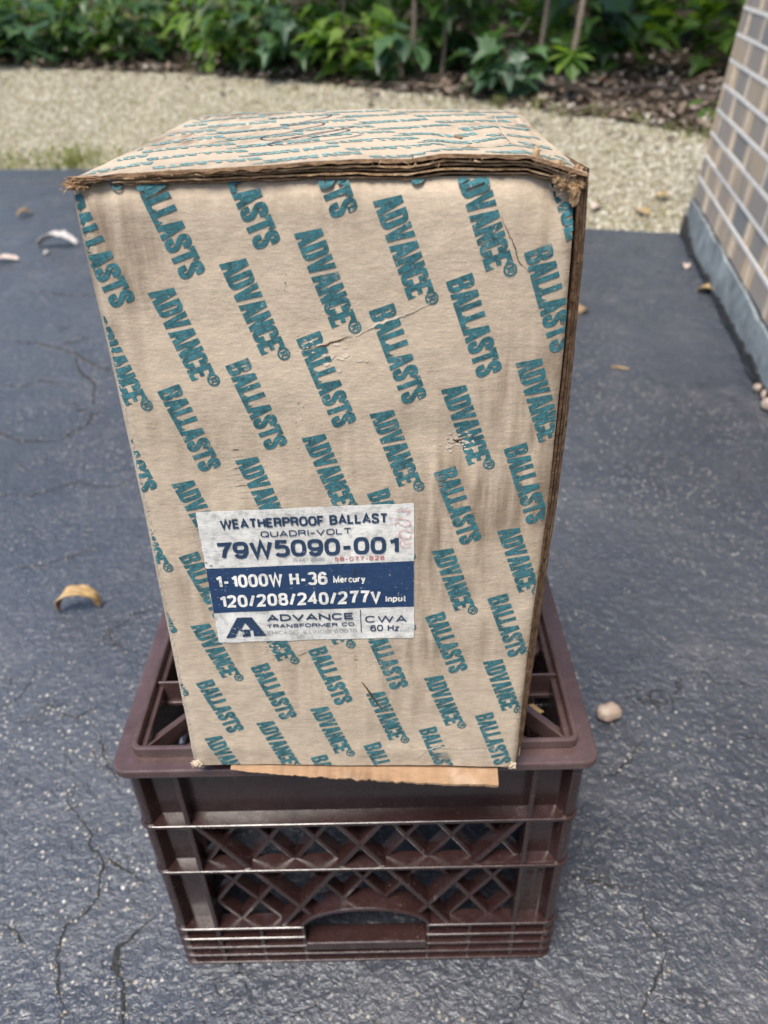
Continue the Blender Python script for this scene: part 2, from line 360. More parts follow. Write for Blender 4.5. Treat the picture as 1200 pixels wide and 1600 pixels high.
for ci, L in enumerate(CRACKS):
    P = []
    for a, b in zip(L, L[1:]):
        a, b = Vector(a), Vector(b); m = max(2, int((b-a).length/.004))
        P += [a.lerp(b, t/m) for t in range(m)]
    P.append(Vector(L[-1])); far = L[0][1] > .8
    wmax = (.0036 if far else .0017) if ci != 8 else .0026
    Q = [p + Vector((fbm((p.x*60, p.y*60, 1+ci)), fbm((p.x*60, p.y*60, 9+ci))))*.0045 for p in P]
    vs_ = []
    for i, q in enumerate(Q):
        t = (Q[min(i+1, len(Q)-1)]-Q[max(i-1, 0)]).normalized(); nn = Vector((-t.y, t.x))
        ww = wmax*(.25+.9*abs(fbm((q.x*45, q.y*45, 5)))+.6*max(0, fbm((q.x*150, q.y*150, 7))))*min(1, .15+3*i/len(Q), .15+3*(len(Q)-1-i)/len(Q))
        vs_ += [(q.x+nn.x*ww, q.y+nn.y*ww, .0012), (q.x-nn.x*ww, q.y-nn.y*ww, .0012)]
        crack_pts.append(q)
    d.add(vs_, [(2*i, 2*i+1, 2*i+3, 2*i+2) for i in range(len(Q)-1)], 1)
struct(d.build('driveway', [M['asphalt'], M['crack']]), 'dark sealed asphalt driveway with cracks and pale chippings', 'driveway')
xs2 = [-9+i*.2 for i in range(76)]
struct(sheet('gravel_path', xs2, [lambda x: ye(x)-.1] + [(lambda x, t=t: ye(x)+.01+(yf(x)+.15-ye(x))*t/10) for t in range(11)], height, M['gravelbed']), 'pale gravel strip between driveway and woods', 'gravel strip')
struct(sheet('forest_floor', xs2, [(lambda x, t=t: yf(x)-.08+t) for t in (0, .06, .15, .3, .5, .8, 1.1, 1.5, 2, 2.6, 3.3, 4, 5, 6.5, 8, 10, 14)], height, M['soil'], .006), 'dark leaf strewn floor of the woods', 'woodland floor')

# loose gravel
def stones(name, pts, mat, smin, smax, flatn=.6, seed=1):
    rs = np.random.RandomState(seed); n = len(pts)
    oc = np.array([[1,0,0],[-1,0,0],[0,1,0],[0,-1,0],[0,0,1],[0,0,-1]], float)
    fc = np.array([[0,2,4],[2,1,4],[1,3,4],[3,0,4],[2,0,5],[1,2,5],[3,1,5],[0,3,5]])
    s = rs.uniform(smin, smax, (n, 1, 1))*np.stack([rs.uniform(.7, 1.3, n), rs.uniform(.6, 1.1, n), rs.uniform(.4, .9, n)*flatn*1.5], 1)[:, None, :]
    v = oc[None]*(1+rs.uniform(-.28, .28, (n, 6, 1)))*s
    a = rs.uniform(0, 6.28, n); ca, sa = np.cos(a), np.sin(a)
    tl = rs.uniform(-.5, .5, n)
    y1 = v[:, :, 1]*np.cos(tl)[:, None]-v[:, :, 2]*np.sin(tl)[:, None]; z1 = v[:, :, 1]*np.sin(tl)[:, None]+v[:, :, 2]*np.cos(tl)[:, None]
    x1 = v[:, :, 0]
    v = np.stack([x1*ca[:, None]-y1*sa[:, None], x1*sa[:, None]+y1*ca[:, None], z1], 2)+np.array(pts)[:, None, :]
    f = (fc[None]+6*np.arange(n)[:, None, None]).reshape(-1, 3)
    me = bpy.data.meshes.new(name); me.vertices.add(n*6); me.vertices.foreach_set('co', v.ravel())
    me.loops.add(len(f)*3); me.loops.foreach_set('vertex_index', f.ravel().astype(np.int32))
    me.polygons.add(len(f)); me.polygons.foreach_set('loop_start', np.arange(0, len(f)*3, 3, dtype=np.int32)); me.polygons.foreach_set('loop_total', np.full(len(f), 3, np.int32))
    me.materials.append(mat); me.update(); me.validate()
    o = bpy.data.objects.new(name, me); C.objects.link(o); return o
random.seed(5); pts = []
while len(pts) < 60000:
    x = random.uniform(-3.4, 2.2); e, f_ = ye(x), yf(x)
    y = random.uniform(e-.01, f_+.1)
    pts.append((x, y, height(x, y)+.003))
tag(stones('gravel', pts, M['stone'], .0038, .0095), 'loose pale limestone chips covering the strip beyond the driveway', 'gravel', kind='stuff')
pts = []
for q in crack_pts:
    for _ in range(2):
        if random.random() < .55: pts.append((q.x+random.gauss(0, .006), q.y+random.gauss(0, .006), .0008))
for cx_, cy_, r_, k_ in [(-.30, .20, .05, 60), (-.26, .27, .04, 45), (-.60, 1.02, .16, 90), (-.75, 1.3, .22, 70), (.42, .62, .13, 120), (.55, .55, .1, 50), (.45, .45, .14, 60), (-.40, .35, .1, 40), (.28, .03, .05, 30)]:
    for _ in range(k_*5//9): pts.append((random.gauss(cx_, r_), random.gauss(cy_, r_), .0006))
for _ in range(220): pts.append((random.uniform(-1.3, 1.0), random.uniform(-.1, 2.6)**1.0, .0006))
tag(stones('grit', pts, M['grit'], .0006, .0020, .7, 7), 'loose pale grit along the cracks of the asphalt', 'grit', kind='stuff')

# ------------------------------------------------------------------ brick wall
WC = Vector((1.0297, 2.2694, 0)); wd = Vector((-.186, -1, 0)).normalized()
wu = Vector((.0686, -.0128, .9976)); wn = wu.cross(wd).normalized()
if wn.x > 0: wn = -wn
rotm = Matrix.Rotation(R(1.1), 3, wn)
wall = thing('brick_wall', 'brick wall with pale mortar lines on a grey foundation beside the driveway', 'wall', WC)
def WP(s, t, o): return wd*s+wu*t+wn*o
BS = -.022
bk = MB(); mo = MB(); mv = MB(); random.seed(11)
flash = []
def brick(b, s0, s1, t0, t1, o1):
    j = lambda: random.uniform(-.0012, .0012); e1, e2 = random.uniform(.10, .34), random.uniform(.62, .92)
    f1, f2 = random.choice((1, 1, 1, .8, .4)), random.choice((1, 1, .9, .4, 0)); S_ = [0, e1*.55, e1, e2, 1-(1-e2)*.5, 1]; F_ = [f1, f1, 0, 0, f2, f2]
    p = []
    for q, f in zip(S_, F_):
        s_ = s0+(s1-s0)*q
        for t, o in ((t0, -.2), (t1, -.2), (t1, o1), (t0, o1)): p.append(WP(s_+j()*(q in (0, 1)), t+BS*s_+j(), o)); flash.append(f)
    fs = [(0, 1, 2, 3), (23, 22, 21, 20)]
    for q in range(5):
        for k_ in range(4): fs.append((q*4+k_, (q+1)*4+k_, (q+1)*4+(k_+1) % 4, q*4+(k_+1) % 4))
    b.add(p, fs)
def wbox(b, s0, s1, t0, t1, o0, o1, mi=0, jit=0):
    j = lambda: random.uniform(-jit, jit)
    p = [WP(s+j(), t+BS*s+j(), o) for o in (o0, o1) for t in (t0, t1) for s in (s0, s1)]
    b.add(p, [(0,2,3,1), (4,5,7,6), (0,1,5,4), (2,6,7,3), (0,4,6,2), (1,3,7,5)], mi)
LEN = 4.6; T0 = .121
for k in range(38):
    t = T0+k*.0640; s = 0; first = .196 if k % 2 == 0 else .094
    wbox(mo, 0.002, LEN, t+.0540, t+.0632, -.2, .0012)
    while s < LEN:
        L_ = first if s == 0 else .194
        brick(bk, s, min(s+L_, LEN), t, t+.0535, random.uniform(-.001, .0015))
        wbox(mv, s+L_, s+L_+.0105, t+.0005, t+.053, -.15, .0008)
        s += L_+.0105
bo = bk.build('brickwork', M['brick'], wall, bevel=.0025)
at = bo.data.attributes.new('flash', 'FLOAT', 'POINT'); at.data.foreach_set('value', flash)
mo.build('mortar_bed', M['mortar'], wall); mv.build('mortar_joint', M['mortar2'], wall)
fo = MB(); N_ = 120
top = [T0+BS*(LEN*i/N_)-.008+.007*fbm((i*.25, 0, 2))+.006*fbm((i*1.1, 4, 2)) for i in range(N_+1)]
for i in range(N_+1):
    s = LEN*i/N_
    for (t, o) in ((-.2, -.19), (-.2, .010), (-.02, .010), (.05, .008+.003*fbm((i*.4, 1, 1))), (top[i], .005), (top[i]+.006, -.19)): fo.v.append(tuple(WP(s, t, o)))
for i in range(N_):
    for q in range(5): fo.f.append([i*6+q, i*6+q+1, (i+1)*6+q+1, (i+1)*6+q]); fo.m.append(0)
fo.f += [[0, 1, 2, 3, 4, 5][::-1]]; fo.m += [0]
fo.build('foundation', M['concrete'], wall)
ta = MB()
for i in range(N_*2+1):
    s = LEN*i/(N_*2); a = lerp([(0, .062), (.08, .058), (.14, .032), (.30, .020), (.8, .020), (1.2, .024), (5, .024)], s)+.012*fbm((s*9, 0, 5))+.008*fbm((s*30, 0, 1))
    for (t, o) in ((.002, .013+.010*fbm((s*7, 3, 3))+.006*fbm((s*31, 3, 3))), (.008, .0145), (max(.014, a), .0125), (max(.014, a)+.001, .004)): ta.v.append(tuple(WP(s, t, o)))
for i in range(N_*2):
    for q in range(3): ta.f.append([i*4+q, i*4+q+1, (i+1)*4+q+1, (i+1)*4+q]); ta.m.append(0)
ta.build('tar_strip', M['tar'], wall)

# ------------------------------------------------------------------ milk crate (upside down)
YC = .1685
crate = thing('milk_crate', 'upturned brown plastic milk crate standing on the asphalt under the box', 'crate', (0, YC, 0), R(-.22))
PL = M['plastic']
def rsq(h, r, n=6):
    P = []
    for cx_, cy_, a0 in ((h-r, h-r, 0), (-h+r, h-r, 90), (-h+r, -h+r, 180), (h-r, -h+r, 270)):
        for i in range(n+1):
            a = R(a0+90*i/n); P.append((cx_+r*math.cos(a), cy_+r*math.sin(a)))
    return P
def ring(b, ho, hi, ro, ri, z0, z1, z0i=None, z1i=None):
    A = rsq(ho, ro); B = rsq(hi, ri); n = len(A)
    z0i = z0 if z0i is None else z0i; z1i = z1 if z1i is None else z1i
    v = [(x, y, z0) for x, y in A]+[(x, y, z1) for x, y in A]+[(x, y, z1i) for x, y in B]+[(x, y, z0i) for x, y in B]
    b.add(v, [(q*n+i, q*n+(i+1) % n, ((q+1) % 4)*n+(i+1) % n, ((q+1) % 4)*n+i) for q in range(4) for i in range(n)])
rim = MB(); ring(rim, .1685, .1480, .011, .004, .2715, .2790); rim.build('rim', M['plasticskylit'], crate, bevel=.0016, seg=3)
ft = MB(); ring(ft, .1560, .1520, .007, .004, .2788, .2872); ft.build('foot_ring', M['plasticskylit'], crate, bevel=.0014, seg=3)
# ribs that run round the crate
for z in (.2065, .146, .0280, .0146, .0018):
    rb = MB(); ring(rb, .1640, .1500, .010, .003, z-.0018, z+.0014, z-.0018, z+.0030)
    rb.build('rib', PL, crate, bevel=.0008)
# ribs broken by the hand holds: four L shaped pieces each
for z in (.0585, .0425):
    for q in range(4):
        rb2 = MB(); Mz = Matrix.Rotation(R(90*q), 4, 'Z')
        arc = [(.154+.010*math.cos(R(a)), .154+.010*math.sin(R(a))) for a in (0, 15, 30, 45, 60, 75, 90)]
        prof = [(.164, .052)]+arc+[(.052, .164), (.052, .150), (.150, .150), (.150, .052)]
        rb2.prism(prof, z-.0018, z+.0016, 0, Mz)
        rb2.build('rib', PL, crate, bevel=.0008)
# four corner posts
for q in range(4):
    cp = MB(); Mz = Matrix.Rotation(R(90*q), 4, 'Z')
    arc = [(.1545+.0075*math.cos(R(a)), .1545+.0075*math.sin(R(a))) for a in (0, 22, 45, 68, 90)]
    out = [(.1525, .1255), (.1525, .1480), (.1618, .1535)]+arc[1:-1]+[(.1535, .1618), (.1480, .1525), (.1255, .1525)]
    inn = [(.1255, .1495), (.1495, .1495), (.1495, .1255)]
    cp.prism(out+inn, .0, .2716, 0, Mz); post = cp.build('corner_post', PL, crate, bevel=.0010)
    if q == 3:
        tx = MB(); random.seed(4)                     # moulded, unreadable lettering on the front right post
        for col, (x, za, zb) in enumerate(((.1345, .070, .132), (.1425, .068, .125))):
            z = za
            while z < zb:
                hgt = random.choice((.0018, .0028, .0034))
                for (dx, dz, ww, hh) in random.choice((((0, 0, .0048, .0008), (0, .0018, .0048, .0008), (.004, .0004, .0008, .0018)), ((0, 0, .0048, .0008), (0, .0008, .0008, .0018)), ((0, 0, .0048, .0008),), ((0, 0, .0048, .0008), (0, .0022, .0048, .0008), (.002, .0004, .0008, .0020)))):
                    tx.box(x+dx, x+dx+ww, -.1530, -.1522, z+dz, z+dz+hh)
                z += hgt+.0022
        tx.build('moulded_lettering', PL, post)
# four sides
def bar(b, p, q, wdt, y0, y1):
    p, q = Vector((p[0], 0, p[1])), Vector((q[0], 0, q[1])); dd = (q-p).normalized(); nn = Vector((-dd.z, 0, dd.x))*wdt/2
    vs_ = [p+nn, q+nn, q-nn, p-nn]
    v = [Vector((a.x, y, a.z)) for y in (y0, y1) for a in vs_]
    b.add(v, [(0,1,2,3), (7,6,5,4), (0,4,5,1), (1,5,6,2), (2,6,7,3), (3,7,4,0)])
rows = [.205, .1757, .1465, .1172, .0879, .0586]; H_ = .01765
def nodes(r): return [H_*k for k in range(-7, 8) if (k % 2 != 0) == (r % 2 == 0)]
def inside(x, z): return (x/.056)**2+((z-.056)/.031)**2 < 1
BIG = set()
for sg in (1, -1):
    for i in range(5): BIG.add((sg*(-7+i), i, sg*(-7+i+1)))
    for i in range(5): BIG.add((sg*(1-i), i, sg*(1-i-1)))
side0 = None
for q in range(4):
    sp = MB()
    sp.box(-.1265, .1265, -.1525, -.1495, .2065, .2716)                 # plain band under the rim
    for a, b_ in ((-.1265, -.0535), (.0535, .1265)): sp.box(a, b_, -.1525, -.1495, .0003, .0585)
    sp.box(-.0535, .0535, -.1525, -.1495, .0003, .030)
    for s in (-1, 1):
        sp.box(s*.1265-.002, s*.1265+.002, -.1632, -.1490, .0006, .2714)
        for xx in (.0895, .0535): sp.box(s*xx-.0016, s*xx+.0016, -.1625, -.1520, .0006, .0583)
    o = sp.build('side_panel', PL, crate, bevel=.0010); o.rotation_euler = (0, 0, R(90*q))
    if q == 2: o2 = MB(); o2.box(-.125, .125, -.1500, -.1470, .03, .2068); o2.build('added_back_blind', PL, o)  # unseen panel added behind the rear lattice to darken the crate's inside
    la = MB()
    for r in range(5):
        for x in nodes(r):
            for s in (-1, 1):
                k0 = round(x/H_); k1 = k0+s
                if abs(k1) > 7: continue
                big = (k0, r, k1) in BIG
                p0, p1 = (x, rows[r]), (k1*H_, rows[r+1])
                if inside(*p1) and inside(*p0): continue
                if inside(*p1) or inside(*p0):
                    for t in range(1, 20):
                        m = (p0[0]+(p1[0]-p0[0])*t/20, p0[1]+(p1[1]-p0[1])*t/20)
                        if inside(*m) != inside(*p0):
                            if inside(*p0): p0 = m
                            else: p1 = m
                            break
                if big: bar(la, p0, p1, .0046, -.1615, -.1475)
                else: bar(la, p0, p1, .0042, -.1545, -.1430)
    l = la.build('lattice', PL, o, bevel=.0009)
    hd = MB(); A = [(math.cos(R(a)), math.sin(R(a))) for a in range(3, 178, 6)]
    prof = [(.0566*a, .056+.0311*b_) for a, b_ in A]+[(.0524*a, .056+.0269*b_) for a, b_ in A[::-1]]
    hd.prism(prof, .1440, .1635, 0, Matrix(((1, 0, 0, 0), (0, 0, -1, 0), (0, 1, 0, 0), (0, 0, 0, 1))))
    hd.box(-.0525, .0525, -.1655, -.1480, .0245, .0350)
    hd.build('handle', PL, o, bevel=.0016, seg=3)
# openwork base, seen from outside because the crate is turned over
bgd = MB()
def flatbar(x0, y0, x1, y1, wdt, z0, z1):
    p, q = Vector((x0, y0, 0)), Vector((x1, y1, 0)); dd = (q-p).normalized(); nn = Vector((-dd.y, dd.x, 0))*wdt/2
    v = [Vector((a.x, a.y, z)) for z in (z0, z1) for a in (p-nn, q-nn, q+nn, p+nn)]
    bgd.add(v, [(3,2,1,0), (4,5,6,7), (0,1,5,4), (1,2,6,5), (2,3,7,6), (3,0,4,7)])
for s in (-1, 1):
    for y in (-.090, -.024, .024, .090):
        flatbar(s*.1525, y, s*.1150, y, .0022, .2640, .2835); flatbar(s*.1525, y, s*.03, y, .0075, .2600, .2640)
    for y0, y1 in ((-.141, -.036), (-.038, -.143), (.141, .036), (.038, .143)):
        flatbar(s*.1525, y0, s*.060, y1, .0100, .2640, .2692)
    flatbar(s*.1515, -.1490, s*.100, -.0900, .0020, .2620, .2775); flatbar(s*.1515, .1490, s*.100, .0900, .0020, .2620, .2775)
    flatbar(s*.138, -.1500, s*.045, -.062, .012, .2560, .2600); flatbar(s*.138, .1500, s*.045, .062, .012, .2560, .2600)
    flatbar(s*.1500, -.152, s*.1500, .152, .003, .2350, .2788); flatbar(-.152, s*.1500, .152, s*.1500, .003, .2350, .2788)
for i in range(-2, 3): flatbar(i*.035, -.1495, i*.035, .1495, .006, .2500, .2550)
bgd.build('base_grid', M['plasticskylit'], crate, bevel=.0008)

# ------------------------------------------------------------------ cardboard box
o0 = Vector((-0.00095, -0.00802, 0.29250)); lean = .0887901; yaw = -.03731     # middle of the lower front edge; the box leans back a little
Bm = Matrix.Rotation(yaw, 3, 'Z')
ax = Bm @ Vector((1, 0, 0)); az = Bm @ Vector((0, math.sin(lean), math.cos(lean))); ay = az.cross(ax)
box = thing('cardboard_box', 'tall worn cardboard box with teal lettering standing on the upturned crate', 'box')
box.matrix_world = Matrix(((ax.x, ay.x, az.x, o0.x), (ax.y, ay.y, az.y, o0.y), (ax.z, ay.z, az.z, o0.z), (0, 0, 0, 1)))
mm = .0009785
# lettering: outlines in units of the cap height
GL = {
 'A': (.50, [[(0,0),(.165,0),(.195,.20),(.305,.20),(.335,0),(.5,0),(.355,1),(.145,1)], [(.218,.345),(.282,.345),(.25,.70)]]),
 'D': (.46, [[(0,0),(.27,0),(.38,.04),(.44,.12),(.46,.22),(.46,.78),(.44,.88),(.38,.96),(.27,1),(0,1)], [(.17,.15),(.24,.15),(.285,.21),(.285,.79),(.24,.85),(.17,.85)]]),
 'V': (.50, [[(.15,0),(.35,0),(.5,1),(.335,1),(.25,.36),(.165,1),(0,1)]]),
 'N': (.47, [[(0,0),(.15,0),(.15,.56),(.31,0),(.47,0),(.47,1),(.32,1),(.32,.44),(.155,1),(0,1)]]),
 'C': (.46, [[(.46,.37),(.29,.37),(.29,.21),(.265,.15),(.195,.15),(.17,.21),(.17,.79),(.195,.85),(.265,.85),(.29,.79),(.29,.63),(.46,.63),(.46,.80),(.43,.91),(.35,.985),(.25,1),(.2,1),(.11,.985),(.03,.91),(0,.8),(0,.2),(.03,.09),(.11,.015),(.2,0),(.26,0),(.35,.015),(.43,.09),(.46,.2)]]),
 'E': (.42, [[(0,0),(.42,0),(.42,.29),(.36,.165),(.17,.165),(.17,.43),(.36,.43),(.36,.585),(.17,.585),(.17,.835),(.36,.835),(.42,.72),(.42,1),(0,1)]]),
 'B': (.46, [[(0,0),(.29,0),(.40,.045),(.45,.12),(.46,.2),(.46,.37),(.43,.46),(.37,.515),(.42,.57),(.45,.65),(.45,.82),(.43,.91),(.38,.965),(.28,1),(0,1)], [(.17,.15),(.25,.15),(.29,.20),(.29,.38),(.25,.43),(.17,.43)], [(.17,.58),(.245,.58),(.28,.63),(.28,.80),(.245,.85),(.17,.85)]]),
 'L': (.40, [[(0,0),(.40,0),(.40,.30),(.34,.17),(.17,.17),(.17,1),(0,1)]]),
 'T': (.46, [[(.145,0),(.315,0),(.315,.835),(.40,.835),(.46,.72),(.46,1),(0,1),(0,.72),(.06,.835),(.145,.835)]]),
}
def stroke(pts, wdt):
    P = [Vector(p) for p in pts]; Lf = []; Rg = []
    for i, p in enumerate(P):
        t = (P[min(i+1, len(P)-1)]-P[max(i-1, 0)]).normalized(); nn = Vector((-t.y, t.x))*wdt/2
        Lf.append(p+nn); Rg.append(p-nn)
    return [tuple(a) for a in Lf]+[tuple(a) for a in Rg[::-1]]
def smooth_path(pts, it=2):
    for _ in range(it):
        q = [pts[0]]
        for a, b in zip(pts, pts[1:]): q += [(.75*a[0]+.25*b[0], .75*a[1]+.25*b[1]), (.25*a[0]+.75*b[0], .25*a[1]+.75*b[1])]
        pts = q+[pts[-1]]
    return pts
GL['S'] = (.46, [stroke(smooth_path([(.373,.645),(.375,.80),(.345,.905),(.23,.93),(.115,.905),(.085,.78),(.10,.655),(.23,.52),(.36,.37),(.375,.22),(.345,.095),(.23,.07),(.115,.095),(.087,.2),(.087,.355)], 1), .172)])
circ = lambda r, n=20, c=(0, 0): [(c[0]+r*math.cos(2*math.pi*i/n), c[1]+r*math.sin(2*math.pi*i/n)) for i in range(n)]
REG = [[circ(.255), circ(.185)], [[(-.10,-.13),(-.03,-.13),(-.03,-.03),(.0,-.03),(.06,-.13),(.13,-.13),(.07,-.02),(.11,.03),(.11,.10),(.07,.15),(-.10,.15)], [(-.03,.035),(.025,.035),(.045,.06),(.025,.09),(-.03,.09)]]]
def tess(loops):
    P = [p for l in loops for p in l]
    return [[P[i] for i in t] for t in tessellate_polygon([[Vector((a, b, 0)) for a, b in l] for l in loops])]
def outset(loop, d):
    P = [Vector(p) for p in loop]; n_ = len(P); out = []
    ar = sum(P[i].x*P[(i+1) % n_].y-P[(i+1) % n_].x*P[i].y for i in range(n_))
    for i in range(n_):
        t1, t2 = (P[i]-P[i-1]).normalized(), (P[(i+1) % n_]-P[i]).normalized()
        n1, n2 = Vector((t1.y, -t1.x)), Vector((t2.y, -t2.x)); m = n1+n2
        m = m.normalized() if m.length > .1 else n1
        out.append(tuple(P[i]+m*(d*(1 if ar > 0 else -1)/max(.5, m.dot(n1)))))
    return out
GL = {k: (w_, [outset(l[0], .016)]+[outset(h, -.010) for h in l[1:]]) for k, (w_, l) in GL.items()}
GT = {k: (w_, tess(l)) for k, (w_, l) in GL.items()}
RT = [t for l in REG for t in tess(l)]
def word(txt, reg, ox, oy, ang, length, cap):
    """triangles of a word starting at the middle of its leading edge"""
    adv = sum(GT[c][0] for c in txt)+.055*(len(txt)-1); sx = length/adv; out = []
    ca, sa = math.cos(ang), math.sin(ang)
    def T(x, y):
        px, py = x*sx, (y-.5)*cap
        return (ox+px*ca-py*sa, oy+px*sa+py*ca)
    x = 0
    for ch in txt:
        for t in GT[ch][1]: out.append([T(x+a, b) for a, b in t])
        x += GT[ch][0]+.055
    if reg:
        for t in RT: out.append([T(x+.20+a, .84+b) for a, b in t])
    return out
def clip(poly, x0, x1, y0, y1):
    for ax_, lim, sgn in ((0, x0, 1), (0, x1, -1), (1, y0, 1), (1, y1, -1)):
        o = []
        for a, b in zip(poly, poly[1:]+poly[:1]):
            ia, ib = sgn*(a[ax_]-lim) >= 0, sgn*(b[ax_]-lim) >= 0
            if ia: o.append(a)
            if ia != ib:
                t = (lim-a[ax_])/(b[ax_]-a[ax_]); o.append((a[0]+t*(b[0]-a[0]), a[1]+t*(b[1]-a[1])))
        poly = o
        if len(poly) < 3: return None
    return poly
def split(poly, size=6.0):
    """cut a polygon along a grid so that it can follow the dented board"""
    out = []
    xs_ = [p[0] for p in poly]; ys_ = [p[1] for p in poly]
    for i in range(math.floor(min(xs_)/size), math.floor(max(xs_)/size)+1):
        for j in range(math.floor(min(ys_)/size), math.floor(max(ys_)/size)+1):
            c = clip(poly, i*size, (i+1)*size, j*size, (j+1)*size)
            if c: out.append(c)
    return out
# dents of the front panel (mm, positive = outwards to the viewer)
PW = [(0, -109.4, 109.2), (120, -109.5, 111.0), (200, -109.8, 113.6), (270, -111.3, 114.6), (330, -113.6, 114.4), (369, -114.6, 112.5)]
def pedge(v):
    return lerp([(a, b) for a, b, c in PW], v), lerp([(a, c) for a, b, c in PW], v)
def ptop(u): return 368.6
def pbot(u): return lerp([(-110, -1.5), (-60, -.5), (110, .6)], u)
def dent(u, v):
    z = 1.0*fbm((u*.013, v*.013, 4.2))+.5*fbm((u*.04, v*.03, 1.7))
    z += -2.2*math.exp(-((u-64)**2+(v-241)**2)/160)              # punched spot
    z += -1.1*math.exp(-((u+8)**2/300+(v-297)**2/140))           # crushed place above the middle
    z += .8*math.exp(-((v-14)**2)/40)*(.5+.5*math.sin(u*.05))     # fold above the lower edge
    l, r = pedge(v); e = min(u-l, 999); z -= 2.6*math.exp(-e/2.2); z -= 1.2*math.exp(-(r-u)/2.5)
    z -= 4.2*math.exp(-(368.8-v)/1.5)                             # rolled top edge
    z -= 7*math.exp(-((u-110)**2+(v-364)**2)/130)                 # crushed corner
    return z
fp = MB()
NU, NV = 56, 92
for j in range(NV+1):
    t = j/NV; v = 368.6*t
    l, r = pedge(v)
    for i in range(NU+1):
        u = l+(r-l)*i/NU
        vv = pbot(u)*(1-t)+v*t if j else pbot(u)+.5*fbm((u*.3, 0, 0))
        fp.v.append((u*mm, -dent(u, vv)*mm, vv*mm))
for j in range(NV):
    for i in range(NU):
        a = j*(NU+1)+i; fp.f.append([a, a+1, a+NU+2, a+NU+1]); fp.m.append(0)
nF = len(fp.v)                                                    # board thickness
rim_i = [i for i in range(NU+1)]+[(j+1)*(NU+1)-1 for j in range(1, NV+1)]+[NV*(NU+1)+i for i in range(NU-1, -1, -1)]+[j*(NU+1) for j in range(NV-1, 0, -1)]
for i in rim_i:
    x, y, z = fp.v[i]; fp.v.append((x, y+4.0*mm, z))
m_ = len(rim_i)
for k in range(m_): fp.f.append([rim_i[k], nF+k, nF+(k+1) % m_, rim_i[(k+1) % m_]]); fp.m.append(0)
def lay(b, tris, mi, f, off, size=6.0):
    for t in tris:
        for c in split([tuple(q) for q in t], size):
            b.add([f(u, v, off) for u, v in c], [tuple(range(len(c)))], mi)
def FP(u, v, off): return (u*mm, -(dent(u, v)+off)*mm, v*mm)
random.seed(8); ink = []
VA = [411+57, 358.8+2, 258.0, 160.8, 66.6, -26]; UA = [32, 28.3, 24.1, 20.0, 16.4, 12.6]
VB = [413+2, 311.3, 210.8, 114.8, 21.2]; UB = [29.3, 25.1, 21.1, 17.2, 13.2]
for i in range(-5, 4):
    for kind, US, VS in (('A', UA, VA), ('B', UB, VB)):
        for u, v in zip(US, VS):
            u0 = u+36.45*i+random.uniform(-.4, .4); v0 = v+13.3*i+random.uniform(-.4, .4)
            sc = lerp([(0, .90), (120, .93), (250, .955), (330, 1.0), (480, 1.0)], v0)
            if kind == 'A': ws = word('ADVANCE', True, u0, v0, R(-70.6+random.uniform(-.5, .5)), 46.6*sc, 12.7*sc)
            else: ws = word('BALLASTS', False, u0, v0, R(-70.6+random.uniform(-.5, .5)), 50.6*sc, 12.6*sc)
            for t in ws:
                cu = sum(p[0] for p in t)/3; cv = sum(p[1] for p in t)/3
                if cv < -5 or cv > 375: continue
                l, r = pedge(max(0, min(368, cv)))
                c = clip(t, l+1.2, r-.3, pbot(cu)+.6, 368.2)
                if c: ink.append(c)
lay(fp, ink, 1, FP, .32)
# scuffs, torn fibres, gash and holes
def ragged(pts, wd_, seed):
    random.seed(seed); P = []
    for a, b in zip(pts, pts[1:]):
        a, b = Vector(a), Vector(b); n_ = max(1, int((b-a).length/1.6)); P += [a.lerp(b, t/n_) for t in range(n_)]
    P.append(Vector(pts[-1])); qs = []
    P = [p+Vector((random.uniform(-.35, .35), random.uniform(-.35, .35))) for p in P]
    for i, p in enumerate(P):
        t = (P[min(i+1, len(P)-1)]-P[max(i-1, 0)]).normalized(); nn = Vector((-t.y, t.x))
        tp = min(1, .2+2.5*i/len(P), .2+2.5*(len(P)-1-i)/len(P))
        qs.append((p+nn*wd_*tp*random.uniform(.3, 1), p-nn*wd_*tp*random.uniform(.3, 1)))
    out = []
    for (a, b), (c, d_) in zip(qs, qs[1:]): out += [[tuple(a), tuple(b), tuple(d_)], [tuple(a), tuple(d_), tuple(c)]]
    return out
def flecks(cu, cv, ru, rv, n_, s, seed):
    random.seed(seed); out = []
    for _ in range(n_):
        u, v = random.gauss(cu, ru), random.gauss(cv, rv); a0 = random.uniform(0, 6)
        k = random.choice((3, 4, 5)); el = random.uniform(.35, 1)
        out.append([(u+s*random.uniform(.4, 1)*math.cos(a0+6.28*q/k), v+el*s*random.uniform(.4, 1)*math.sin(a0+6.28*q/k)) for q in range(k)])
    return out
lay(fp, ragged([(12, 297), (22, 303), (31, 306), (39, 309), (48, 313)], .9, 1), 2, FP, .42, 9)
lay(fp, ragged([(-12, 291), (-2, 293), (6, 296), (11, 297)], .5, 2), 3, FP, .42, 9)
lay(fp, flecks(2, 288, 6, 4, 14, 2.2, 3), 2, FP, .28, 9)
lay(fp, flecks(-13, 294, 3, 3, 10, 1.0, 4), 2, FP, .40, 9)
lay(fp, flecks(64.5, 240, 3.6, 2.2, 16, 2.0, 5), 2, FP, .4, 9); lay(fp, ragged([(58, 241), (64, 240), (71, 242)], .9, 105), 3, FP, .34, 9)
lay(fp, flecks(66, 239, 4, 2, 12, 1.0, 6), 4, FP, .6, 9)
lay(fp, flecks(-45, 101, 4, 5, 16, 1.6, 7), 2, FP, .36, 9)
lay(fp, flecks(-18, 250, 1.5, 16, 12, .8, 8), 2, FP, .36, 9)
lay(fp, ragged([(8.3, 75), (12, 68), (16, 60), (20.5, 52), (21.5, 49.5)], 1.15, 9), 3, FP, .42, 9)
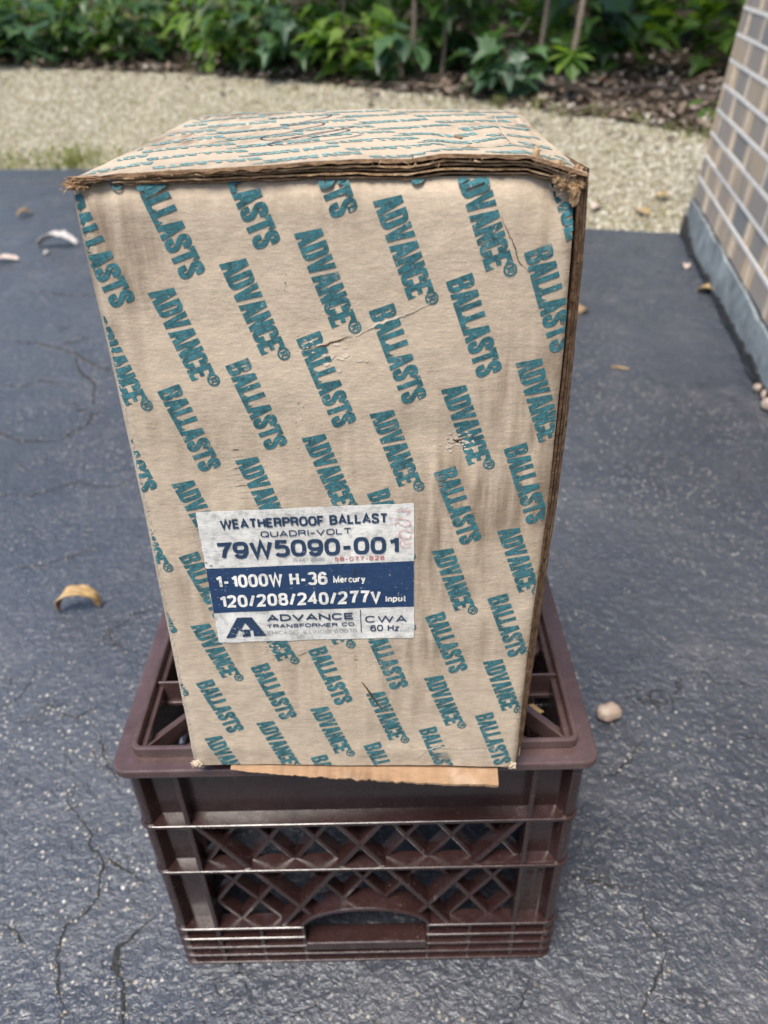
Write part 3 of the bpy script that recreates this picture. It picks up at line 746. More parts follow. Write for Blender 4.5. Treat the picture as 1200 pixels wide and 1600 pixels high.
lay(fp, flecks(5, 94, .5, 2.5, 7, .6, 10), 3, FP, .42, 9)
lay(fp, flecks(-20, 322, .4, 4.5, 7, .55, 11), 3, FP, .42, 9)
lay(fp, ragged([(36, 20), (48, 15), (58, 19), (70, 17), (84, 18), (97, 18)], .55, 12), 2, FP, .5, 9)
lay(fp, ragged([(50, 16), (44, 8), (40, 5)], .4, 13), 2, FP, .5, 9)
lay(fp, ragged([(80, 352), (87, 339), (90, 331), (96, 326)], .3, 14), 3, FP, .36, 9)
lay(fp, ragged([(-32, 95), (-22, 99)], .25, 15), 3, FP, .36, 9)
for sd_, v in enumerate(range(8, 300, 7)):                           # rubbed paper along the left edge
    lay(fp, flecks(pedge(v)[0]+1.6, v, .8, 3.2, 7 if v < 235 else 3, 1.0, 40+sd_), 2, FP, .34, 9)
for sd_, v in enumerate(range(4, 120, 7)):
    lay(fp, flecks(pedge(v)[1]-1.2, v, .7, 3.2, 5, .9, 140+sd_), 2, FP, .34, 9)
for k in range(9): lay(fp, ragged([(-56+random.uniform(-1, 0), 236-3.6*k), (-53+random.uniform(-1, 4), 236.5-3.6*k)], .35, 60+k), 3 if k % 3 == 0 else 2, FP, .30, 9)
fp.build('front_panel', [M['kraft'], M['ink'], M['torn'], M['dark'], M['scuff']], box, smooth=True)
# body behind the front panel
bd = MB(); bd.box(-109.0*mm, 113.5*mm, 5*mm, 285*mm, 2.5*mm, 366*mm); bd.build('carton_body', M['kraft'], box, bevel=.002)
def side_print(X, sgn):
    tr = []
    for i in range(-9, 10):
        for kind, ou, ov in (('A', 28, 359), ('B', 25, 311)):
            for k in range(-1, 6):
                u0 = 140+ou+36.45*i-4*k; v0 = ov+13.3*i-100*k+100
                if not -60 < v0 < 430: continue
                for t in (word('ADVANCE', True, u0, v0, R(-70.6), 45, 12.4) if kind == 'A' else word('BALLASTS', False, u0, v0, R(-70.6), 49, 12.3)):
                    c = clip(t, 8, 283, 4, 364)
                    if c: tr.append(c)
    b = MB()
    for c in [q_ for t_ in tr for q_ in split(t_, 8)]: b.add([(X(v)*mm, (u if sgn > 0 else 290-u)*mm, v*mm) for u, v in c], [tuple(range(len(c)))])
    b.build('side_print', M['ink'], box)
side_print(lambda v: -109.3, -1)
# layered board edges: right side and top
def board(x0, x1, yf_, yb, zf, thick, seed, nx=60, ny=10, rag=.8, name='edge'):
    b = MB()
    def P(i, j, s):
        u = x0+(x1-x0)*i/nx; y = (yf_(u) if callable(yf_) else yf_)
        y = y+(yb-y)*(j/ny)**1.5+(rag*fbm((u*.11, seed, j*.0))+rag*.7*fbm((u*.5, seed, 3)) if j == 0 else 0)
        return (u*mm, y*mm, (zf(u, y)+(-thick*(.75+.4*fbm((u*.15, seed, 8))) if s else 0))*mm)
    for s in (0, 1):
        for j in range(ny+1):
            for i in range(nx+1): b.v.append(P(i, j, s))
    W_ = nx+1; O = W_*(ny+1)
    for j in range(ny):
        for i in range(nx):
            a = j*W_+i; b.f += [[a, a+1, a+W_+1, a+W_], [O+a+W_, O+a+W_+1, O+a+1, O+a]]; b.m += [0, 0]
    for i in range(nx): b.f += [[i, O+i, O+i+1, i+1], [ny*W_+i, ny*W_+i+1, O+ny*W_+i+1, O+ny*W_+i]]; b.m += [1, 0]
    for j in range(ny): b.f += [[j*W_, (j+1)*W_, O+(j+1)*W_, O+j*W_], [j*W_+nx, O+j*W_+nx, O+(j+1)*W_+nx, (j+1)*W_+nx]]; b.m += [1, 1]
    return b
def ztop(u, y):
    base = lerp([(-117, 369.3), (-106, 370.6), (-92, 372.4), (-72, 373.2), (-32, 374.6), (2, 376.4), (39, 376.4), (52, 378.3), (90, 377.6), (99, 375), (118, 369.0)], u)
    far = 375.8+2.0*math.sin(max(0, min(1, (u+117)/235))*math.pi)
    t = max(0, min(1, y/230))
    z = base*(1-t)+(far+y*.024)*t
    z += .6*fbm((u*.02, y*.02, 3))
    z -= 3.2*math.exp(-((u-66)**2+(y-118)**2*.3)/260)+3.0*math.exp(-((u-70)**2+(y-62)**2*.4)/220)   # pulled down at the staples
    return z
tf = board(-117, 117, lambda u: -1.5+.8*math.sin(u*.05), 286, ztop, 2.2, 2, 90, 60, .7)
tink = []
for i in range(-8, 9):
    for kind, ou, ov in (('A', 16.6, 26), ('B', -32, 29)):
        for k in range(-3, 4):
            u0 = ou-13.2*i+k*101; v0 = ov+36.4*i-7*k
            ws = word('ADVANCE', True, u0, v0, R(199.5), 46, 11.2) if kind == 'A' else word('BALLASTS', False, u0, v0, R(199.5), 50, 11.2)
            for t in ws:
                c = clip(t, -113, 113, 1.5, 284)
                if c: tink.append(c)
TP = lambda u, v, off: (u*mm, v*mm, (ztop(u, v)+off)*mm)
lay(tf, tink, 2, TP, .28, 4.5)
# handwriting and two torn staple holes on the top
for L in ([(-75, 150), (-50, 165), (-25, 200), (-12, 185), (-30, 150), (-50, 120), (-36, 100), (-10, 130), (4, 160)], [(-66, 215), (-42, 230), (-22, 245), (-12, 232), (-25, 205), (-44, 185)], [(-36, 92), (-12, 110), (6, 140), (-2, 150), (-20, 125), (-42, 84), (-22, 80), (6, 100), (12, 112)]):
    st_ = stroke(smooth_path(L, 2), 1.35); n_ = len(st_)//2
    lay(tf, [[st_[q], st_[q+1], st_[-2-q], st_[-1-q]] for q in range(n_-1)], 3, TP, .42, 6)
lay(tf, ragged([(68, 108), (66, 128)], 2.6, 21), 4, TP, .45, 6); lay(tf, ragged([(71, 50), (69, 72)], 3.0, 22), 4, TP, .45, 6)
lay(tf, ragged([(93, 8), (90, 60), (93, 140), (97, 215), (99, 280)], .8, 23), 5, TP, .42, 8)
tf.build('top_flap', [M['kraft'], M['edge'], M['inkfaded'], M['pen'], M['edge'], M['torn']], box, smooth=False)
for k, (dz, y_, xa, xb) in enumerate(((-2.9, -.2, -112, 112), (-4.4, .9, -86, 110), (-6.2, .2, -95, 111), (-8.0, 1.6, -90, 112))):
    def zz(u, y, dz=dz, k=k):
        top_ = ztop(u, 0); lo = 367.2
        return max(lo+1.6-(k == 3)*1.2, top_+dz*lerp([(-117, .45), (-40, .7), (40, 1.0), (117, .85)], u)+.35*fbm((u*.06, k*3.1, 2)))
    board(xa, xb, y_, 40, zz, 1.05, 20+k, 110, 3, 1.0).build('flap_layer', [M['edge'], M['edge'] if k % 2 else M['pulp']], box)
# right hand stack of layers (upright boards whose front edges show)
for k, (xa, wd_) in enumerate(((114.2, 1.5), (116.3, 1.3), (118.2, 1.4))):
    b = MB(); n_ = 80
    for j in range(n_+1):
        v = 16+355*j/n_ if k else 2+366*j/n_
        ex = lerp([(0, 115.2-113.8), (120, 117.6-114.6), (240, 120-116.5), (320, 118.6-115.8), (370, 117.2-114)], v)/3.6
        l, r = pedge(min(v, 368)); x = r+.9+(k*2.0)*ex+.25*fbm((v*.05, k, 0)); t_ = (wd_-.1)*min(1, .55+ex*.6)
        y = 1.2+.6*k+.7*fbm((v*.2, k, 5))+.5*fbm((v*.6, k, 9))
        for (xx, yy) in ((x, y), (x+t_, y+.4), (x+t_, 284), (x, 284)): b.v.append((xx*mm, yy*mm, v*mm))
    for j in range(n_):
        for q in range(4): b.f.append([j*4+q, j*4+(q+1) % 4, (j+1)*4+(q+1) % 4, (j+1)*4+q]); b.m.append(0 if q == 0 else 1)
    b.f += [[3, 2, 1, 0], [n_*4, n_*4+1, n_*4+2, n_*4+3]]; b.m += [0, 0]
    if k == 2: outer = [(16+355*j/n_, b.v[j*4+1][0]/mm+.35) for j in range(n_+1)]
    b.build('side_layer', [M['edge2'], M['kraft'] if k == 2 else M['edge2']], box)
side_print(lambda v: lerp(outer, v), 1)
# torn wads of pulp at the upper corners, rags at the lower ones
def wad(name, c, r, seed, mat, sub=3, amp=.55, fr=.35):
    bm = bmesh.new(); bmesh.ops.create_icosphere(bm, subdivisions=sub, radius=1)
    for v in bm.verts:
        p = v.co*1.0; q = 1+amp*fbm((p.x*1.5+seed, p.y*1.5, p.z*1.5), 3)+.10*fbm((p.x*5, p.y*5+seed, p.z*5), 2)
        v.co = Vector((c[0]+p.x*r[0]*q, c[1]+p.y*r[1]*q, c[2]+p.z*r[2]*q))*mm
    me = bpy.data.meshes.new(name); bm.to_mesh(me); bm.free(); me.materials.append(mat)
    for p in me.polygons: p.use_smooth = True
    o = bpy.data.objects.new(name, me); C.objects.link(o); o.parent = box; return o
random.seed(70)
for q in range(7):
    t = q/6; wad('torn_corner', (103.5+9.5*t+random.uniform(-1, 1), 1.2+random.uniform(0, 2.2), 367.5-4.2*t+random.uniform(-2.2, 1.8)), (random.uniform(2.4, 3.6), random.uniform(1.8, 2.8), random.uniform(2.0, 3.2)), q+1, M['pulp'], 4, .45)
wad('torn_corner', (112.2, 2.0, 360.5), (2.3, 2.6, 5.0), 30, M['pulp'], 4, .45)
wad('torn_corner', (112.8, 5, 369.5), (3.6, 5, 2.4), 3, M['edge'], 4, .7); wad('torn_corner', (94, 1.0, 376.8), (1.6, 2.0, 3.6), 4, M['pulp'], 3, .35)
wad('torn_corner', (100.5, 2, 373.2), (6.0, 2.4, 1.4), 5, M['pulp'], 4, .5); wad('torn_corner', (-112, 1.5, 367.6), (4.6, 3.6, 1.9), 6, M['pulp'], 4, .7)
wad('torn_corner', (-105.5, .6, 370.4), (8, 2.4, .9), 7, M['edge'], 4, .7)
wad('torn_corner', (-107.0, -.6, 1.2), (3.4, 1.8, 2.0), 8, M['torn'], 4, .8); wad('torn_corner', (107.5, -.2, 2.0), (2.4, 2.0, 2.8), 9, M['torn'], 4, .8)
fz = MB(); random.seed(77)
for (cu_, cv_, ru_, rv_, k_) in ((109, 365, 5, 4, 30), (99, 374, 7, 2, 18), (-111, 368, 5, 1.6, 60), (40, 375.5, 30, 1.4, 26), (-60, 372, 30, 1.2, 22), (-107, 1.5, 3, 1.6, 40), (107, 2.5, 2, 2, 30)):
    for _ in range(k_):
        u, v = random.gauss(cu_, ru_*.6), random.gauss(cv_, rv_*.6); a = random.uniform(0, 6.28); l = random.uniform(1.2, 4.2); y0 = random.uniform(-3.2, 1); w_ = random.uniform(.15, .4)
        p, q = Vector((u, y0, v)), Vector((u+l*math.cos(a), y0-random.uniform(0, 1.5), v+l*.7*math.sin(a))); n_ = Vector((-math.sin(a), 0, math.cos(a)))*w_
        fz.add([(p+n_)*mm, (p-n_)*mm, q*mm], [(0, 1, 2)])
fz.build('torn_fibres', M['pulp'], box)['kind'] = 'stuff'
# torn flap sticking out under the front
bf = MB(); n_ = 90; xs_ = [-84+182*i/n_ for i in range(n_+1)]
for i, u in enumerate(xs_):
    t = i/n_; d0 = lerp([(0, 2), (.15, 4.5), (.45, 7), (.8, 9.2), (1, 9.5)], t)+.9*fbm((u*.12, 0, 0))+.7*fbm((u*.5, 0, 4))
    z0 = -2.2-.006*(u+72)
    th = lerp([(0, .8), (.4, 1.8), (1, 3.3)], t)*(.85+.25*fbm((u*.2, 3, 0)))
    dr = d0*.42
    for (y, z) in ((40, z0-2), (1, z0+.1), (-d0, z0-dr), (-d0+.6, z0-dr-th), (40, z0-3-th)): bf.v.append((u*mm, y*mm, z*mm))
for i in range(n_):
    for q in range(5): bf.f.append([i*5+q, i*5+(q+1) % 5, (i+1)*5+(q+1) % 5, (i+1)*5+q]); bf.m.append(1 if q in (2,) else 0)
bf.f += [[4, 3, 2, 1, 0], [n_*5+q for q in range(5)]]; bf.m += [1, 1]
bf.build('bottom_flap', [mat_kraft('fresh_torn_board', (.36, .225, .130)), M['pulp']], box)

# label
LQ = dict(tl=(-80.4, 198.6), tr=(41.0, 203.8), br=(41.2, 110.7), bl=(-78.4, 106.3))
def LP(a, b):                                   # label mm (121 x 93, from the lower left) to panel mm
    s, t = a/121, b/93
    return tuple((1-s)*(1-t)*LQ['bl'][q]+s*(1-t)*LQ['br'][q]+s*t*LQ['tr'][q]+(1-s)*t*LQ['tl'][q] for q in (0, 1))
lb = MB()
def lad(tris, mi, off):
    for t in tris:
        for c in split([tuple(q) for q in t], 4.0): lb.add([FP(*LP(a, b), off) for a, b in c], [tuple(range(len(c)))], mi)
random.seed(2)
edge = [(a, random.uniform(-.25, .25)) for a in range(0, 121, 4)]+[(121+random.uniform(-.2, .2), b) for b in range(0, 93, 4)]+[(a, 93+random.uniform(-.2, .2)) for a in range(121, 0, -4)]+[(random.uniform(-.25, .25), b) for b in range(93, 0, -4)]
lad(tess([edge]), 0, .50)
lad([[(.1, 23.2), (120.9, 23.4), (120.9, 55.5), (.1, 55.2)]], 1, .72)
# stroke lettering: centre lines in a unit box, drawn with one pen width
def ov(x0, y0, x1, y1, a0=0, a1=360, n=18):
    cx_, cy_, rx, ry = (x0+x1)/2, (y0+y1)/2, (x1-x0)/2, (y1-y0)/2
    f = lambda t: math.copysign(abs(t)**.72, t)
    return [(cx_+rx*f(math.cos(R(a0+(a1-a0)*i/n))), cy_+ry*f(math.sin(R(a0+(a1-a0)*i/n)))) for i in range(n+1)]
SG = {
 '0': (1, [ov(0, 0, 1, 1)]), '1': (.62, [[(.62, 0), (.62, 1)], [(.62, .93), (.40, .80), (.08, .76)]]),
 '2': (1, [ov(.03, .48, .97, 1, 170, -35, 14)+[(.5, .30), (.10, .08), (.02, 0), (1, 0)]]),
 '3': (1, [ov(.03, .53, .95, 1, 160, -88, 14), ov(0, 0, 1, .53, 90, -160, 14)]),
 '4': (1, [[(.74, 0), (.74, 1), (0, .30), (1.05, .30)]]),
 '5': (1, [[(.95, 1), (.16, 1), (.08, .50)]+ov(0, 0, 1, .64, 140, -155, 16)]),
 '6': (1, [ov(0, 0, 1, .60), [(0, .32), (.04, .70), (.25, .95), (.55, 1), (.85, .92), (.95, .78)]]),
 '7': (1, [[(0, 1), (1, 1), (.60, .52), (.40, 0)]]),
 '8': (1, [ov(.05, .53, .95, 1), ov(0, 0, 1, .53)]),
 '9': (1, [ov(0, .40, 1, 1), [(1, .68), (.96, .30), (.75, .05), (.45, 0), (.15, .08), (.05, .22)]]),
 '-': (.6, [[(0, .40), (.6, .40)]]), '/': (.62, [[(0, -.02), (.62, 1.02)]]), '.': (.1, [[(0, 0), (.1, 0)]]),
 'W': (1.65, [[(0, 1), (.40, 0), (.82, 1), (1.25, 0), (1.65, 1)]]), 'V': (1.1, [[(0, 1), (.55, 0), (1.1, 1)]]),
 'H': (1, [[(0, 0), (0, 1)], [(1, 0), (1, 1)], [(0, .52), (1, .52)]]),
 'E': (.85, [[(.85, 1), (0, 1), (0, 0), (.85, 0)], [(0, .52), (.75, .52)]]), 'F': (.82, [[(.85, 1), (0, 1), (0, 0)], [(0, .50), (.72, .50)]]),
 'A': (1.1, [[(0, 0), (.55, 1), (1.1, 0)], [(.2, .30), (.9, .30)]]), 'T': (1, [[(0, 1), (1, 1)], [(.5, 1), (.5, 0)]]),
 'L': (.8, [[(0, 1), (0, 0), (.8, 0)]]), 'I': (.05, [[(.02, 0), (.02, 1)]]), 'D': (1, [[(0, 0), (0, 1), (.5, 1), (.85, .88), (1, .62), (1, .38), (.85, .12), (.5, 0), (0, 0)]]),
 'O': (1.08, [ov(0, 0, 1.08, 1)]), 'Q': (1.08, [ov(0, 0, 1.08, 1), [(.65, .25), (1.1, -.05)]]), 'C': (1, [ov(0, 0, 1.04, 1, 38, 322, 16)]), 'G': (1, [ov(0, 0, 1.04, 1, 38, 345, 16)+[(1, .46), (.6, .46)]]),
 'P': (.95, [[(0, 0), (0, 1), (.6, 1), (.88, .93), (.97, .74), (.88, .55), (.6, .48), (0, .48)]]), 'R': (1, [[(0, 0), (0, 1), (.6, 1), (.88, .93), (.97, .75), (.88, .57), (.6, .50), (0, .50)], [(.62, .50), (.9, .36), (.97, 0)]]),
 'B': (1, [[(0, .52), (.6, .52), (.84, .60), (.90, .76), (.84, .93), (.6, 1), (0, 1), (0, 0), (.62, 0), (.92, .08), (1, .26), (.92, .44), (.6, .52)]]),
 'S': (.98, [smooth_path([(.92, .78), (.86, .98), (.5, 1.02), (.12, .98), (.04, .76), (.12, .58), (.5, .51), (.88, .42), (.96, .22), (.88, .02), (.5, -.02), (.1, .02), (.02, .25)], 1)]),
 'N': (1.05, [[(0, 0), (0, 1), (1.05, 0), (1.05, 1)]]), 'M': (1.3, [[(0, 0), (0, 1), (.65, .1), (1.3, 1), (1.3, 0)]]), 'U': (1.02, [[(0, 1), (0, .3), (.12, .06), (.51, 0), (.9, .06), (1.02, .3), (1.02, 1)]]),
 'K': (1, [[(0, 0), (0, 1)], [(.98, 1), (0, .36)], [(.36, .60), (1, 0)]]), 'Z': (1, [[(0, 1), (1, 1), (0, 0), (1, 0)]]),
 'e': (.8, [[(.06, .37), (.74, .37), (.72, .52), (.60, .66), (.40, .70), (.15, .62), (.03, .36), (.13, .08), (.40, 0), (.62, .05), (.74, .18)]]),
 'r': (.5, [[(0, 0), (0, .70)], [(0, .42), (.16, .64), (.48, .68)]]), 'c': (.75, [[(.74, .52), (.6, .66), (.38, .70), (.12, .6), (.02, .35), (.12, .1), (.38, 0), (.6, .05), (.74, .20)]]),
 'u': (.76, [[(0, .70), (0, .22), (.12, .04), (.36, 0), (.64, .08), (.76, .25)], [(.76, .70), (.76, 0)]]), 'y': (.8, [[(0, .70), (.42, .02)], [(.80, .70), (.40, -.12), (.25, -.27), (.03, -.26)]]),
 'n': (.76, [[(0, 0), (0, .70)], [(0, .45), (.15, .64), (.42, .70), (.66, .62), (.76, .42), (.76, 0)]]), 'p': (.8, [[(0, .70), (0, -.27)], [(0, .5), (.16, .66), (.42, .70), (.7, .6), (.80, .35), (.7, .1), (.42, 0), (.16, .05), (0, .2)]]),
 't': (.45, [[(.2, .92), (.2, .12), (.3, .01), (.5, .01)], [(0, .68), (.46, .68)]]), 'z': (.68, [[(0, .68), (.68, .68), (0, 0), (.68, 0)]]), ',': (.1, [[(.05, .03), (0, -.15)]]), ' ': (.35, []),
}
def stext(s, x0, y0, x1, cap, pen, mi, off=.98, gap=.42, sp=.0):
    lay_ = sum(SG[c][0] for c in s)+gap*(len(s)-1)
    sx = (x1-x0-pen)/lay_; sy = cap-pen; x = 0
    for c in s:
        for q, L in enumerate(SG[c][1]):
            P = [(x0+pen/2+(x+a)*sx, y0+pen/2+b*sy) for a, b in L]
            closed = len(P) > 3 and (Vector(P[0])-Vector(P[-1])).length < .02
            if closed: P = P[:-1]
            n_ = len(P); Lf, Rg = [], []
            for i_ in range(n_):
                p = Vector(P[i_])
                pa = Vector(P[i_-1]) if (closed or i_) else p*2-Vector(P[1])
                pb = Vector(P[(i_+1) % n_]) if (closed or i_ < n_-1) else p*2-Vector(P[-2])
                t1, t2 = (p-pa).normalized(), (pb-p).normalized()
                n1, n2 = Vector((-t1.y, t1.x)), Vector((-t2.y, t2.x)); mt = (n1+n2)
                mt = mt.normalized() if mt.length > .05 else n1
                k_ = pen/2/max(.42, mt.dot(n1)); Lf.append(p+mt*k_); Rg.append(p-mt*k_)
            rng = range(n_) if closed else range(n_-1)
            lad([[tuple(Lf[i_]), tuple(Rg[i_]), tuple(Rg[(i_+1) % n_]), tuple(Lf[(i_+1) % n_])] for i_ in rng], mi, off+.03*q)
        x += SG[c][0]+gap
stext('WEATHERPROOF BALLAST', 12.6, 81.4, 106.6, 6.3, 1.25, 2, gap=.46)
stext('QUADRI-VOLT', 34.6, 75.0, 86, 4.0, .62, 2, gap=.36)
stext('79W5090-001', 8, 61.4, 112.4, 11.4, 2.35, 2, gap=.46)
stext('781087-95090', 51, 58.1, 69.6, 2.2, .26, 3, gap=.45)
stext('58-077-B28', 75.4, 57.4, 104, 2.7, .42, 4, gap=.6)
stext('1-1000W H-36', 4.2, 41.4, 70.5, 9.2, 1.75, 6, gap=.56)
stext('Mercury', 73.8, 42.0, 92.6, 4.9, .95, 6, gap=.5)
stext('120/208/240/277V', 4.4, 26.8, 101.5, 9.3, 1.8, 6, gap=.58)
stext('Input', 104, 27.4, 116.4, 4.9, .95, 6, gap=.5)
stext('ADVANCE', 31.6, 15.2, 84.6, 5.0, 1.05, 2, gap=.34)
stext('TRANSFORMER CO.', 31, 10.2, 86, 2.8, .55, 2, gap=.36)
stext('CHICAGO, ILLINOIS 60618', 30.8, 5.4, 85.8, 2.7, .26, 3, gap=.42)
stext('CWA', 91.4, 12.2, 116.6, 5.0, .85, 2, gap=.4)
stext('60 Hz.', 94.2, 5.7, 113.4, 4.7, .75, 2, gap=.45)
lad([[(88.4, 5.0), (88.9, 5.0), (89.0, 22.2), (88.5, 22.2)]], 2, .95)
lad(tess([[(4.9, 3.9), (13.6, 19.1), (22.6, 19.1), (30.2, 4.6), (22.4, 4.6), (22.4, 9.4), (20.3, 9.4), (20.3, 4.6), (15.6, 4.3), (15.6, 6.0), (17.3, 7.6), (14.4, 9.2), (18.0, 15.2), (20.9, 10.0), (16.6, 10.0), (13.6, 10.0), (11.8, 6.9), (10.6, 4.2)]]), 5, .95)
def scrawl(L, wdt, mi):
    st_ = stroke(smooth_path(L, 2), wdt); n_ = len(st_)//2
    lad([[st_[q], st_[q+1], st_[-2-q], st_[-1-q]] for q in range(n_-1)], mi, 1.1)
for L in ([(111, 89), (119, 88.6)], [(117, 86.5), (119, 88.6)], [(110.5, 84), (116, 83.5), (119.5, 81.5), (118, 78.5), (114, 79.5), (111, 83), (110.5, 79.5)], [(119.5, 75), (115, 77), (112, 75), (114, 73)], [(119.5, 73.5), (118.5, 71), (113.5, 71.5), (112, 74)], [(119.5, 68.5), (116, 67), (115.5, 70), (113, 70), (113, 66.5), (117, 65), (119, 66)]): scrawl(L, .42, 7)
lad(ragged([(86, 53), (87.2, 50), (86.2, 48), (88.4, 44.6)], .35, 31), 8, 1.1)
lad(flecks(60, 54.5, 30, .5, 10, .4, 32), 0, 1.1); lad(flecks(8, 40, 3, 9, 8, .4, 33), 0, 1.1)
lad(flecks(2, 56, 1.4, 1.6, 6, .9, 34), 8, 1.1); lad(flecks(14, 8, 3.4, 3, 26, .5, 35), 0, 1.1)
lb.build('paper_label', [M['paper'], M['navy'], M['navytext'], M['greytext'], M['red'], M['navytext'], M['white'], M['redfaint'], M['dark']], box)

# ------------------------------------------------------------------ small things on the asphalt
def blob(name, loc, r, mat, seed, amp=.12, rz=0):
    bm = bmesh.new(); bmesh.ops.create_icosphere(bm, subdivisions=4, radius=1)
    for v in bm.verts:
        p = v.co.copy(); q = 1+amp*fbm((p.x*1.1+seed, p.y*1.1, p.z*1.1), 3); v.co = Vector((p.x*r[0]*q, p.y*r[1]*q, p.z*r[2]*q))
    zmin = min(v.co.z for v in bm.verts)
    for v in bm.verts: v.co.z -= zmin
    me = bpy.data.meshes.new(name); bm.to_mesh(me); bm.free(); me.materials.append(mat)
    for p in me.polygons: p.use_smooth = True
    o = bpy.data.objects.new(name, me); C.objects.link(o); o.location = loc; o.rotation_euler = (0, 0, rz); return o
def two(name, a, b, sc=60, rough=.55):
    k = NT(name); c = k.mix(k.mr(k.noise(k.coord(), sc, 5, .65), .35, .65), a, b)
    return k.done(c, rough, k.bump(k.noise(k.coord(), sc*4, 4, .6), .3, .001), .4)
mp = two('pinkish_shell', (.30, .21, .165), (.46, .37, .30), 90)
nut = blob('nut', (.281, .272, 0), (.0150, .0110, .0105), mp, 3, .14, R(15)); tag(nut, 'pinkish round nut lying on the asphalt right of the crate', 'nut')
for i, (dx, dy, r_) in enumerate(((0, 0, .017), (.012, .045, .014), (.010, .082, .011))):
    o = blob('pebble', (.789+dx, 1.028+dy, 0), (r_, r_*.85, r_*.8), mp, 7+i, .12, i)
    tag(o, ['largest of three pink pebbles near the wall, closest to the crate', 'middle of three pink pebbles in a row beside the wall', 'smallest of three pink pebbles, farthest toward the woods'][i], 'pebble', 'pink pebbles beside the brick wall')
def curl(name, loc, L, W, bend, mat, label, cat, rz=0, lift=0, twist=.4, seed=1, group=None, pitch=0, notch=.2):
    b = MB(); n1, n2 = 22, 8
    for i in range(n1+1):
        t = i/n1; a = bend*(t-.5); rr = L/max(.2, abs(bend))
        cx_ = rr*math.sin(a); cz_ = rr*(math.cos(a)-math.cos(bend/2))
        wv = W*(math.sin(math.pi*min(1, max(0, t*.96+.03)))**.6)*(1+notch*fbm((t*7, seed, 0)))
        for j in range(n2+1):
            s = j/n2-.5; tw = twist*(t-.5)*2
            b.v.append((cx_+.06*L*fbm((s*2, t*3, seed)), s*wv*math.cos(tw), cz_+s*wv*math.sin(tw)+abs(s)*wv*.35+.05*L*fbm((s*3, t*3, seed+4))))
    for i in range(n1):
        for j in range(n2): a = i*(n2+1)+j; b.f.append([a, a+1, a+n2+2, a+n2+1]); b.m.append(0)
    zm = min(v[2] for v in b.v); b.v = [(x, y, z-zm+.0012) for x, y, z in b.v]
    o = b.build(name, mat, smooth=True); md = o.modifiers.new('thick', 'SOLIDIFY'); md.thickness = .0012
    o.location = loc; o.rotation_euler = (0, pitch, rz); return tag(o, label, cat, group)
tan = two('tan_dry_leaf', (.24, .145, .06), (.52, .36, .17), 45, .6); brn = two('brown_dry_leaf', (.16, .10, .05), (.33, .22, .11), 50, .6)
wht = two('bleached_bark', (.36, .33, .31), (.52, .49, .46), 30, .6); pnk = two('pale_pink_leaf', (.42, .30, .24), (.58, .48, .42), 30, .6)
curl('dry_leaf', (-.405, .484, 0), .092, .020, 3.3, tan, 'tan curled dry leaf arched on the asphalt left of the crate', 'leaf', R(8), twist=.5, seed=2)
curl('bark_curl', (-1.035, 2.29, 0), .150, .055, 1.7, wht, 'white curved piece of bark on the driveway near the gravel edge', 'bark', R(-4), twist=.35, seed=5, notch=.5)
curl('dry_leaf', (-1.300, 2.72, 0), .065, .045, 1.6, brn, 'small brown leaf on the driveway above the white bark curl', 'leaf', R(40), seed=8)
curl('dry_leaf', (-1.150, 2.14, 0), .085, .040, .7, pnk, 'pale pinkish leaf lying at the left edge of the driveway', 'leaf', R(12), seed=11)
curl('dry_leaf', (-1.045, 2.215, 0), .022, .022, 1.2, wht, 'tiny whitish leaf scrap beside the pale pinkish leaf', 'leaf', R(50), seed=12)
curl('dry_leaf', (.985, 1.945, 0), .055, .042, 1.8, tan, 'crumpled tan leaf by the wall, nearer the gravel', 'leaf', R(35), seed=14)
curl('dry_leaf', (.925, 1.925, 0), .035, .022, 1.5, pnk, 'small pinkish scrap touching a crumpled tan leaf by the wall', 'leaf', R(75), seed=17)
curl('dry_leaf', (.912, 1.705, 0), .065, .050, 1.3, tan, 'broad tan leaf with a stalk on the asphalt by the wall', 'leaf', R(-20), seed=21)
for (x, y, L_, c_, lab) in ((.81, 2.56, .06, pnk, 'pale pinkish brown leaf on the gravel just right of the box'), (.95, 2.48, .055, tan, 'brown leaf on the gravel edge, midway between box and wall'), (1.06, 2.62, .06, tan, 'orange brown leaf on the gravel nearest the wall corner')):
    curl('dry_leaf', (x, y, height(x, y)+.010), L_, .04, 1.0, c_, lab, 'leaf', x*9, seed=int(x*50), group='dead leaves on the gravel')
curl('dry_leaf', (.545, 1.585, 0), .04, .03, 1.8, brn, 'small dark brown leaf just right of the cardboard box', 'leaf', R(60), seed=23)
tg = MB(); tg.tube([(-.018, 0, .003), (-.004, -.003, .004), (.018, -.012, .003)], [.0016, .0022, .0012], 6)
o = tg.build('twig', tan); o.location = (.549, 1.243, 0); tag(o, 'tan bit of twig on the asphalt right of the box', 'twig')
cr_ = MB(); cr_.add([(-.006, -.002, 0), (.005, -.0035, .0004), (.0075, .001, .001), (-.003, .003, .0005)], [(0, 1, 2, 3)])
o = cr_.build('wood_chip', tan); md = o.modifiers.new('thick', 'SOLIDIFY'); md.thickness = .0012
o.location = (.1335, .0585, .2672); o.rotation_euler = (0, 0, R(-40)); tag(o, 'small tan chip resting on the crate base bars right of the box', 'wood chip')
ms = MB(); random.seed(9)
for _ in range(40):
    a = random.uniform(0, 6.28); x, y = random.gauss(0, .004), random.gauss(0, .006); l = random.uniform(.003, .007)
    ms.add([(x, y, 0), (x+.0012*math.cos(a), y+.0012*math.sin(a), l*.6), (x+l*math.cos(a), y+l*math.sin(a), l)], [(0, 1, 2)])
o = ms.build('moss_tuft', M['grass']); o.location = (-.195, .095, .001); tag(o, 'tiny yellow green moss tuft in a crack left of the crate', 'moss')

